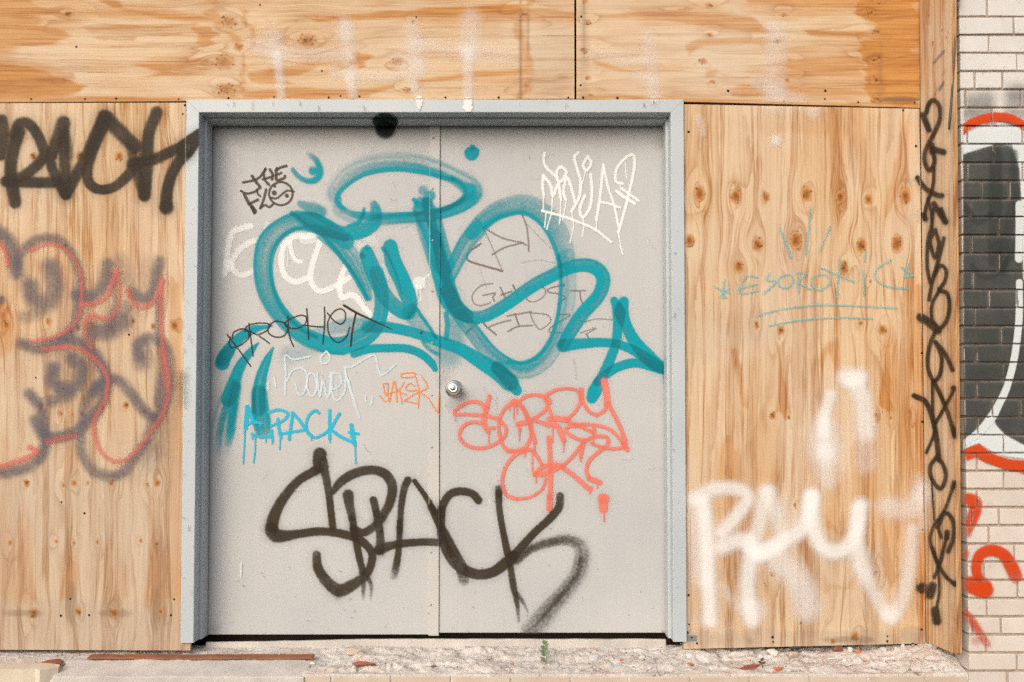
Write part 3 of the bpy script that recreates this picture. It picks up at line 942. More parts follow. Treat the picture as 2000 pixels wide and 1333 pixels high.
STONES = [('stone_red', 1637, 1272, 13, 7, 'dark red brick fragment under the plywood edge', 'red'), ('stone_white', 1660, 1272, 8, 6, 'small round white stone beside the dark red fragment', ''),
          ('stone_white', 1658, 1285, 12, 8, 'white plaster lump in front of the small round stone', ''), ('stone_orange', 1676, 1275, 7, 4, 'small orange brick chip behind the white plaster lump', ''),
          ('stone_white', 1622, 1290, 11, 4, 'thin white flake near the dark red fragment', ''), ('stone_white', 1657, 1299, 14, 4, 'flat cream flake in front of the white plaster lump', ''),
          ('stone_orange', 1521, 1309, 14, 6, 'orange brick stone beside the dark-leaved seedling', ''), ('stone_red', 1470, 1306, 34, 4, 'long thin reddish brick sliver behind the seedling', ''),
          ('stone_orange', 1348, 1301, 12, 5, 'flat orange brick flake lying alone on the pale mortar', ''), ('stone_grey', 1552, 1313, 9, 4, 'small grey stone next to the orange brick stone', ''),
          ('stone_tan', 1546, 1288, 14, 8, 'pale tan mortar lump under the plywood', ''), ('stone_white', 1515, 1278, 20, 6, 'broad white mortar flake under the plywood', ''),
          ('stone_red', 713, 1301, 30, 6, 'broad pinkish brick flake in front of the door gap', ''), ('stone_tan', 690, 1281, 17, 7, 'pale rounded mortar lump behind the pinkish flake', ''),
          ('stone_white', 611, 1299, 8, 5, 'white stone at the end of the rusty bar', ''), ('stone_red', 848, 1303, 8, 3, 'small brown brick chip in front of the centre strip', ''),
          ('stone_white', 945, 1284, 8, 4, 'small white stone in front of the right door leaf', ''), ('stone_white', 1071, 1299, 5, 3, 'tiny white pebble at the foot of the green weed', ''),
          ('stone_red', 105, 1297, 24, 5, 'rust-red broken brick behind the cream chunk', ''), ('stone_tan', 120, 1271, 6, 3, 'tan pebble under the marked plywood sheet', ''),
          ('stone_orange', 1214, 1291, 5, 3, 'little orange chip near the frame foot', ''), ('stone_tan', 1690, 1290, 16, 5, 'pinkish tan stone between the cream flake and the corner', ''),
          ('stone_grey', 1825, 1268, 7, 6, 'grey stone on the rubble heap in the corner', ''), ('stone_tan', 1746, 1283, 7, 4, 'small tan stone at the foot of the rubble heap', '')]
for i, (m, u, v, rw, rh, lab, _) in enumerate(STONES):
    p = ledge_point(u, v)
    sc = p.y / F_PX
    me = stone_mesh(100 + i, .9)
    me.materials.append(M[m])
    o = link('stone', me, None, (), label=lab, cat='stone', group='loose stones on the ledge')
    o.scale = (rw * sc, max(rw * .75, rh) * sc, rh * sc)
    o.location = p + Vector((0, 0, rh * sc * .45))
    o.rotation_euler = (random.uniform(-.2, .2), random.uniform(-.15, .15), random.uniform(-.4, .4))

# grit: too small and many to count
V, Fc, T = [], [], []
base = [stone_mesh(500 + k, .7) for k in range(6)]
shp = [(np.array([v.co[:] for v in b.vertices]), [tuple(p.vertices) for p in b.polygons]) for b in base]
for k in range(2600):
    if k < 1200:
        u = random.uniform(-200, 1875)
    elif k < 2000:
        u = 1875 - abs(random.gauss(0, 150))
    else:
        u = random.uniform(1180, 1875)
    y = Y_BRK + .02 + random.random() ** .8 * .28
    x = wx(u, y, 1290)
    if x > XB - .02 or (sx0 < x < sx1 and y < Y_BRK + .18 and random.random() < .93):
        continue
    s = random.choice([.0016, .002, .0026, .0034, .0048])
    vs_, fs_ = shp[k % 6]
    an = random.uniform(0, 6.28)
    R = np.array([[math.cos(an), -math.sin(an), 0], [math.sin(an), math.cos(an), 0], [0, 0, 1]])
    q = (vs_ * s * np.array([1.2, 1, .8])) @ R.T + np.array([x, y, float(ledge_z(x, y)) + s * .3])
    o0 = len(V)
    V.extend(q.tolist())
    Fc.extend([tuple(i + o0 for i in f) for f in fs_])
    T.extend([random.random() ** 1.4] * len(q))
me = mesh_np('grit', V, Fc)
attr(me, 'tint', T)
link('grit', me, None, [M['chip']], label='fine grit and mortar crumbs strewn over the ledge', cat='grit', kind='stuff')

# ------------------------------------------------------------------ weeds
def leaf_bm(bm, base, dirv, size, wid):
    d = Vector(dirv).normalized()
    s = d.cross(Vector((0, -1, .3))).normalized()
    n = s.cross(d)
    prof = [(0, .05), (.25, .8), (.5, 1), (.75, .75), (1, .05)]
    L, Rr, Cn = [], [], []
    for t, w in prof:
        c = base + d * size * t + n * size * .12 * math.sin(t * 3.1)
        L.append(bm.verts.new(c + s * wid * w * .5))
        Cn.append(bm.verts.new(c - n * wid * .12))
        Rr.append(bm.verts.new(c - s * wid * w * .5))
    for i in range(4):
        bm.faces.new((L[i], Cn[i], Cn[i + 1], L[i + 1]))
        bm.faces.new((Cn[i], Rr[i], Rr[i + 1], Cn[i + 1]))


def weed(name, u, v, hpx, leaves, matl, label):
    p = ledge_point(u, v)
    sc = p.y / F_PX
    e = link(name, None, None, label=label, cat='plant')
    e.location = p
    h = hpx * sc
    pts = [(0, 0, -.004), (.002, 0, h * .35), (-.003, -.002, h * .7), (-.006, -.002, h)]
    vs, fs = tube(pts, [.0016, .0014, .0011, .0006], 6)
    link('stem', mesh_np('stem', vs, fs), e, [M[matl]])
    for (t, ax, az, sz, wd) in leaves:
        bm = bmesh.new()
        leaf_bm(bm, Vector((-.003 * t, 0, h * t)), (ax, random.uniform(-.7, .1), az), sz * sc, wd * sc)
        link('leaf', bm_mesh('leaf', bm), e, [M[matl]])


weed('weed', 1066, 1297, 38, [(.2, -.9, .5, 14, 7), (.25, .9, .5, 14, 7), (.4, -.7, .7, 12, 7), (.45, .8, .7, 13, 8), (.6, -.9, .3, 14, 8), (.65, .5, .9, 12, 8), (.8, -.8, .4, 12, 8),
                              (.85, .6, .6, 11, 7), (.97, -.3, 1, 12, 8), (.97, .4, .9, 11, 7), (.12, -.5, .2, 12, 5), (.1, .7, .1, 12, 5)], 'leaf', 'small green weed growing from the ledge below the right door leaf')
weed('seedling', 1489, 1305, 14, [(.6, -1, .6, 9, 5), (.6, 1, .6, 9, 5), (.95, -.4, 1, 8, 4), (.95, .5, 1, 8, 4)], 'leaf_dark', 'tiny dark-leaved seedling beside the orange brick stone')

# ------------------------------------------------------------------ cable hanging down the corner
cy = 3.075
cpts = [P(u, v, cy) for u, v in ((1882, -200), (1880, -60), (1873, 0), (1865, 18), (1860, 34), (1862, 60), (1864, 90), (1863, 120), (1861, 160), (1858, 200), (1855, 235), (1853.5, 253))]
vs, fs = tube(cpts, [.0042 + .0006 * math.sin(i * 2.1) for i in range(len(cpts))], 8)
link('cable', mesh_np('cable', vs, fs), None, [M['cable']], label='frayed dark cable hanging down the corner beside the brick wall', cat='cable')

# ------------------------------------------------------------------ painted tags
def paint_material(name, col, dark=None, grain=0.0, rough=0.55, gain=1.0):
    t = NT(name)
    d, th = t.math('MULTIPLY', t.attr('dens'), gain, clamp=True), t.attr('thick')
    if grain:
        n = t.math('SUBTRACT', t.noise(330, 2), 0.5)
        n = t.math('ADD', n, t.math('MULTIPLY', t.math('SUBTRACT', t.noise(120, 2), 0.5), 0.6))
        d = t.math('MULTIPLY', d, t.rng(t.noise(11, 3), 0.3, 0.7, 1.0 - 0.3 * grain, 1.0 + 0.06 * grain), clamp=True)
        w = t.math('MULTIPLY', t.math('MULTIPLY', d, t.math('SUBTRACT', 1.0, d)), 6.0 * grain)
        a = t.math('ADD', d, t.math('MULTIPLY', n, w), clamp=True)
    else:
        a = t.math('ADD', d, 0.0, clamp=True)
    c = t.mix(t.math('SUBTRACT', th, 0.95, clamp=True), col, dark or col)
    c = t.mix(t.math('MULTIPLY', t.noise(24, 3), 0.14), c, tuple(min(1, x * 1.35 + .002) for x in col[:3]) + (1,))
    t.base(c, rough, 0, 0.12)
    tr = t.new('ShaderNodeBsdfTransparent')
    mx = t.new('ShaderNodeMixShader')
    t.l.new(a, mx.inputs[0])
    t.l.new(tr.outputs[0], mx.inputs[1])
    t.l.new(t.b.outputs[0], mx.inputs[2])
    t.l.new(mx.outputs[0], t.n['Material Output'].inputs['Surface'])
    return t.m


TA, TB, TC, TD = (400, 230, .23), (840, 230, .235), (400, 500, .23), (840, 500, .235)
TE, TF, TG, TH = (400, 740, .23), (840, 740, .235), (400, 960, .23), (840, 960, .235)
X1, X2, X3, PX = (560, 270, .2), (660, 440, .2401), (480, 380, .255), (0, 0, 1.0)
L1, L2, L3 = (0, 0, .3376), (0, 420, .375), (0, 900, .3249)
R1, R2, U2, U3 = (1320, 420, .375), (1320, 900, .3249), (450, 0, .3376), (950, 0, .3376)
V1, V2, V3 = (1780, 0, .3375), (1780, 420, .36), (1780, 880, .34)


def stroke(tile, txt, w, a=1.0, soft=.25, hollow=0.0, bias=0.0, curve=True, streak=0.0):
    x0, y0, k = tile
    pts = []
    for tk in txt.split():
        q = [float(z) for z in tk.split(',')]
        if len(q) > 2:
            w = q[2]
        if len(q) > 3:
            a = q[3]
        pts.append((x0 + q[0] * k, y0 + q[1] * k, w * k / 2, a))
    p = np.array(pts)
    if len(p) == 1:
        p = np.concatenate([p, p + [[.3, .3, 0, 0]]])
    if curve and len(p) > 2:
        e = np.concatenate([[2 * p[0] - p[1]], p, [2 * p[-1] - p[-2]]])
        e[0, 2:], e[-1, 2:] = p[0, 2:], p[-1, 2:]
        out = []
        for i in range(1, len(e) - 2):
            n = max(2, int(np.hypot(*(e[i + 1] - e[i])[:2]) / 2.5))
            for s in np.linspace(0, 1, n, endpoint=False):
                a0, a1, a2, a3 = e[i - 1], e[i], e[i + 1], e[i + 2]
                v = .5 * (2 * a1 + (a2 - a0) * s + (2 * a0 - 5 * a1 + 4 * a2 - a3) * s * s + (3 * a1 - a0 - 3 * a2 + a3) * s ** 3)
                v[2:] = a1[2:] * (1 - s) + a2[2:] * s
                out.append(v)
        out.append(p[-1])
        p = np.array(out)
    return ('s', p, soft, hollow, bias, streak)


def fill(tile, txt, a=1.0, soft=2.0):
    x0, y0, k = tile
    return ('f', np.array([[x0 + float(t.split(',')[0]) * k, y0 + float(t.split(',')[1]) * k] for t in txt.split()]), a, soft)


def raster(items, cell, mist=0.0):
    lo, hi = np.array([1e9, 1e9]), np.array([-1e9, -1e9])
    for it in items:
        pad = it[1][:, 2].max() * (1 + it[2] + 3 * mist) + 2 + 12 * (mist > 0) if it[0] == 's' else it[3] * 2 + 2
        lo = np.minimum(lo, it[1][:, :2].min(0) - pad)
        hi = np.maximum(hi, it[1][:, :2].max(0) + pad)
    nx, ny = (np.ceil((hi - lo) / cell)).astype(int) + 1
    gx, gy = lo[0] + np.arange(nx) * cell, lo[1] + np.arange(ny) * cell
    dens, thick = np.zeros((ny, nx)), np.zeros((ny, nx))
    for sd_, it in enumerate(items):
        st = np.zeros((ny, nx))
        if it[0] == 'f':
            poly, a, soft = it[1:]
            Xs, Ys = np.meshgrid(gx, gy)
            inside = np.zeros(Xs.shape, bool)
            dm = np.full(Xs.shape, 1e9)
            for i in range(len(poly)):
                (xa, ya), (xb, yb) = poly[i], poly[(i + 1) % len(poly)]
                c = ((ya > Ys) != (yb > Ys)) & (Xs < (xb - xa) * (Ys - ya) / (yb - ya + 1e-9) + xa)
                inside ^= c
                L = (xb - xa) ** 2 + (yb - ya) ** 2 + 1e-9
                tt = np.clip(((Xs - xa) * (xb - xa) + (Ys - ya) * (yb - ya)) / L, 0, 1)
                dm = np.minimum(dm, np.hypot(Xs - xa - tt * (xb - xa), Ys - ya - tt * (yb - ya)))
            st = a * sstep(-soft, soft, np.where(inside, dm, -dm))
        else:
            p, soft, hollow, bias, streak = it[1:]
            for i in range(len(p) - 1):
                (xa, ya, ra, aa), (xb, yb, rb, ab) = p[i], p[i + 1]
                R = max(ra, rb) * (1 + soft + 3 * mist) + 2 + 12 * (mist > 0)
                i0, i1 = int(max(0, (min(xa, xb) - R - lo[0]) / cell)), int(min(nx, (max(xa, xb) + R - lo[0]) / cell + 2))
                j0, j1 = int(max(0, (min(ya, yb) - R - lo[1]) / cell)), int(min(ny, (max(ya, yb) + R - lo[1]) / cell + 2))
                if i1 <= i0 or j1 <= j0:
                    continue
                Xs, Ys = np.meshgrid(gx[i0:i1], gy[j0:j1])
                dx, dy = xb - xa, yb - ya
                L = math.hypot(dx, dy) + 1e-6
                tt = np.clip(((Xs - xa) * dx + (Ys - ya) * dy) / (L * L), 0, 1)
                ox, oy = Xs - xa - tt * dx, Ys - ya - tt * dy
                d = np.hypot(ox, oy)
                r = np.maximum(ra + (rb - ra) * tt, .25)
                al = aa + (ab - aa) * tt
                f = np.maximum(soft * r, .55)
                val = al * (1 - sstep(r - f, r + f, d))
                if hollow or bias or streak:
                    q = np.clip((dx * oy - dy * ox) / L / r, -1, 1)
                    g = 1 - hollow * (1 - np.abs(q) ** 3) + bias * q * .5 - abs(bias) * .25
                    if streak:
                        g = g + streak * 2 * vn(q * 3.2 + sd_ * 5.1, (xa + ya) / 240, 3)
                    val = val * np.clip(g, 0.03, 1.2)
                if mist:
                    val = np.maximum(val, mist * al * np.exp(-np.maximum(d - r, 0) / (.35 * r + 3)) * sstep(R, R * .6, d))
                sub = st[j0:j1, i0:i1]
                np.maximum(sub, val, out=sub)
        dens = 1 - (1 - dens) * (1 - np.clip(st, 0, 1))
        thick += st
    return gx, gy, dens, thick


def surf_of(u, v):
    """which painted surface stands behind a picture point"""
    su = 861.5 - (v - 240) * .0088
    s = np.full(u.shape, -1)
    jl, jr = 362 - (v - 200) * .0095 + 1.5, 1338.5
    jli, jri = jl + 25, 1312.5
    corner = 1796 + (v - 210) * .0117
    s[(v < 193.5) & (u < 1122)] = 5
    s[(v < 193.5 + np.clip(u - 1338, 0, 999) * .034) & (u >= 1125)] = 6
    fr = (u >= jl) & (u <= jr) & (v >= 195) & (v < 1256)
    s[(v > 201) & (u < jl - 1) & (v < 1269)] = 4
    s[(v > 205 + np.clip(u - 1338, 0, 999) * .02) & (u > jr + 1) & (u < corner - 1) & (v < 1262)] = 7
    s[fr & (u < jli)] = 2
    s[fr & (u > jri)] = 9
    s[fr & (v < 218)] = 3
    ins = fr & (u >= jli) & (u <= jri) & (v >= 218)
    s[ins & (v < 246)] = 10
    lf = fr & (u > jli + 9) & (u < jri - 8) & (v >= 246) & (v < 1240)
    s[lf & (u <= su)] = 0
    s[lf & (u > su)] = 1
    s[(u >= corner + .5) & (u < 1868)] = 8
    s[(u >= 1882)] = 11
    return s


TAGS = 0


def head_soffit(u, v, off):
    z1, z2 = ZT - FW, ZT - FW - ST
    a = on_z(u, v, z1)
    b = on_y(u, v, Y_FACE + .056 - off)
    c = on_z(u, v, z2)
    p = np.where((a[..., 1] < Y_FACE + .056)[..., None], a, np.where((b[..., 2] > z2)[..., None], b, c))
    ok1, ok2 = a[..., 1] < Y_FACE + .056, b[..., 2] > z2
    p[..., 2] -= np.where(ok1 | ~ok2, off, 0)
    return p


PARENTS = {0: leaf_l, 1: leaf_r, 2: jamb_l, 3: head, 4: sheet_left, 5: sheet_top_l, 6: sheet_top_r, 7: sheet_right, 8: sheet_ret, 9: jamb_r, 10: head, 11: wall}
RECT = np.array(BRICK_RECTS)


def tag(label, mat, items, cell=1.5, thr=.015, only=None, mist=0.0):
    global TAGS
    TAGS += 1
    off = .0005 + .00022 * TAGS
    gx, gy, dens, thick = raster(items, cell, mist)
    U, V = np.meshgrid(gx, gy)
    mx = np.maximum(np.maximum(dens[:-1, :-1], dens[1:, :-1]), np.maximum(dens[:-1, 1:], dens[1:, 1:]))
    uc, vc = (U[:-1, :-1] + cell / 2), (V[:-1, :-1] + cell / 2)
    sid = surf_of(uc, vc)
    lf = (sid == 0) | (sid == 1)
    sid[lf] = np.where(on_y(uc, vc, AY)[..., 0] > AX1, 1, 0)[lf]
    idx = np.arange(U.size).reshape(U.shape)
    quads = np.stack([idx[:-1, :-1], idx[1:, :-1], idx[1:, 1:], idx[:-1, 1:]], -1)
    for k in np.unique(sid):
        if k < 0 or (only and k not in only):
            continue
        sel = (sid == k) & (mx > thr)
        if sel.sum() < 12:
            continue
        if k == 11:
            pc = on_y(uc, vc, Y_BRK)
            hit = np.zeros(sel.shape, bool)
            for (a, b, z0, z1) in RECT:
                hit |= (pc[..., 0] > a - .0004) & (pc[..., 0] < b + .0004) & (pc[..., 2] > z0 - .0004) & (pc[..., 2] < z1 + .0004)
            joint = sel & ~hit
            sel &= hit
        q = quads[sel]
        used, inv = np.unique(q, return_inverse=True)
        u, v = U.ravel()[used], V.ravel()[used]
        if k in (0, 1):
            pts = on_y(u, v, D_DOOR - off)
            if k == 0:
                ast = pts[:, 0] > AX0 - .0005
                pts[ast] = on_y(u[ast], v[ast], AY - off)
        elif k in (2, 3, 9):
            pts = on_y(u, v, Y_FACE - off)
        elif k in (4, 7):
            pts = on_y(u, v, Y_PLY - off)
        elif k in (5, 6):
            pts = on_y(u, v, Y_PLY - .002 - off)
        elif k == 8:
            pts = on_plane(u, v, RA - RN * off, RN)
        elif k == 10:
            pts = head_soffit(u, v, off)
        else:
            pts = on_y(u, v, Y_BRK - .0018 - off)
        me = mesh_np('graffiti', pts, inv.reshape(-1, 4))
        attr(me, 'dens', dens.ravel()[used])
        attr(me, 'thick', thick.ravel()[used])
        par = PARENTS[int(k)]
        child('graffiti', me, par, [mat], label=label)
        if k == 11 and joint.sum() > 12:               # the same paint lying in the recessed joints
            used, inv = np.unique(quads[joint], return_inverse=True)
            me = mesh_np('graffiti_in_joints', on_y(U.ravel()[used], V.ravel()[used], Y_BRK + .0062 - off * .5), inv.reshape(-1, 4))
            attr(me, 'dens', dens.ravel()[used] * .5)
            attr(me, 'thick', thick.ravel()[used])
            child('graffiti_in_joints', me, par, [mat])


# --- materials
G_TEAL = paint_material('teal_spray', lin(0, 148, 164), lin(0, 106, 120), .5, gain=1.16)
G_BLACK = paint_material('black_spray', lin(62, 54, 42), lin(46, 36, 26), .9)
G_BLACKP = paint_material('black_spray_on_wood', lin(52, 45, 37), lin(40, 33, 26), .7)
G_SALMON = paint_material('salmon_spray', lin(216, 124, 108), lin(210, 108, 90), .4)
G_CYAN = paint_material('cyan_marker', lin(44, 176, 206), lin(40, 168, 200), .05)
G_PALE = paint_material('pale_blue_marker', lin(200, 215, 222), None, .2)
G_WHITE = paint_material('white_marker', lin(228, 230, 230), None, .1)
G_ORANGE = paint_material('orange_marker', lin(232, 138, 60), None, .15)
G_INK = paint_material('black_ink', lin(52, 42, 32), None, .2)
G_BROWN = paint_material('brown_marker', lin(88, 76, 62), lin(52, 46, 38), .1)
G_FADE = paint_material('faded_marker', lin(128, 110, 100), None, .2)
G_GREY = paint_material('slate_spray', lin(98, 94, 106), lin(78, 76, 86), .7)
G_RED = paint_material('red_spray', lin(212, 112, 104), lin(196, 92, 82), .6)
G_AQUA = paint_material('aqua_crayon', lin(92, 186, 194), None, .9)
G_WSPRAY = paint_material('white_spray', lin(234, 232, 230), None, .28)
G_MORANGE = paint_material('mural_orange', lin(198, 66, 20), lin(180, 54, 14), .35)
G_MWHITE = paint_material('mural_white', lin(206, 212, 214), None, .2)
G_MBLACK = paint_material('mural_black', lin(62, 66, 65), lin(44, 48, 46), .45)
G_DGREEN = paint_material('dark_green_spray', lin(34, 46, 40), lin(24, 32, 28), .5)

# --- older pale and faded writing first, the big pieces over it
tag('broad white marker scribble beneath the teal loops', G_WHITE, [
    stroke(TA, '390,920 300,945 240,970 200,1080 180,1250', 52, .85, .12), stroke(TC, '185,60 170,150', 52, .85, .12),
    stroke(TA, '450,1035 330,1090 240,1200 215,1290', 52, .8, .12), stroke(TC, '215,60 260,140 330,165 420,125', 48, .8, .12),
    stroke(TA, '540,910 500,980 470,1080 460,1200', 52, .6, .15),
    stroke(X3, '545,300 470,320 380,320 300,380 275,470 280,570 320,640 390,672 470,640', 46, .88, .12), stroke(X3, '340,360 350,440 380,500 420,515', 34, .88, .12),
    stroke(X3, '440,350 500,350 580,330', 60, .7, .2), stroke(X3, '570,360 540,450 510,540 495,640 530,720 590,740 690,700 790,640', 46, .88, .12),
    stroke(X3, '770,540 730,640 720,730 740,790 800,770 850,790 900,860 970,940', 46, .88, .12), stroke(X3, '800,380 850,420 960,360', 90, .5, .2),
    stroke(X2, '660,470', 105, .8, .08), stroke(X2, '640,490 640,580', 18, .8, .1), stroke(X2, '672,490 670,620', 14, .8, .1), stroke(X2, '700,440 750,390 755,355', 16, .8, .1),
    stroke(X2, '420,730 400,760', 40, .6, .2), stroke(X2, '380,330 400,440', 40, .4, .3), stroke(PX, '533,470 534,545', 3, .6), stroke(PX, '562,480 562,520', 3, .6)], 1.5)
tag('faded brown marker words on the right door leaf', G_FADE, [
    stroke(TB, '755,780 800,900 815,1000 820,1110', 14, .55), stroke(TB, '390,850 460,920 600,1000 760,1040 800,1060', 14, .5), stroke(TB, '385,845 430,900', 20, .7),
    stroke(TB, '450,930 540,1130 600,1270', 10, .4), stroke(TB, '515,1140 620,1080 770,1040', 14, .6), stroke(TB, '420,1050 330,1110 305,1160 330,1195 440,1230 600,1275', 17, .75),
    stroke(TB, '800,880 1000,1080 1200,1200', 7, .3), stroke(TB, '760,1210 900,1185 1040,1210', 8, .2),
    stroke(TD, '520,230 420,250 350,330 370,400 430,412 500,390', 12, .5), stroke(TD, '440,330 540,310 520,345 535,375', 13, .6), stroke(TD, '585,262 610,320 632,360', 13, .6),
    stroke(TD, '690,245 720,310 745,375', 14, .7), stroke(TD, '590,325 675,295', 13, .6), stroke(TD, '790,320 800,270 880,255 950,270 955,320 900,370 830,380 790,340 790,320', 11, .5),
    stroke(TD, '1110,243 1000,268 980,300 1080,320 1120,350 1060,405', 12, .6), stroke(TD, '1085,243 1112,243', 18, .8), stroke(TD, '1165,290 1290,290', 12, .6), stroke(TD, '1245,300 1260,380 1340,465', 12, .6),
    stroke(TD, '400,500 470,590 550,655', 14, .75), stroke(TD, '300,640 420,545 600,470', 18, .75), stroke(TD, '470,600 570,560 670,535', 12, .6), stroke(TD, '705,480 740,585', 14, .6),
    stroke(TD, '640,500 840,465', 14, .55), stroke(TD, '645,630 730,588 850,580', 14, .55), stroke(TD, '830,470 860,550 915,612 1000,545 970,490 840,475', 11, .5),
    stroke(TD, '1070,490 1160,495 1010,590 1000,635 1130,640', 12, .55), stroke(TD, '1240,490 1260,550 1380,525 1510,530', 10, .45), stroke(TD, '1250,640 1380,600 1290,655', 10, .5),
    stroke(TD, '1300,650 1350,750', 12, .6), stroke(TD, '1380,40 1430,240', 14, .5)], 1.0)
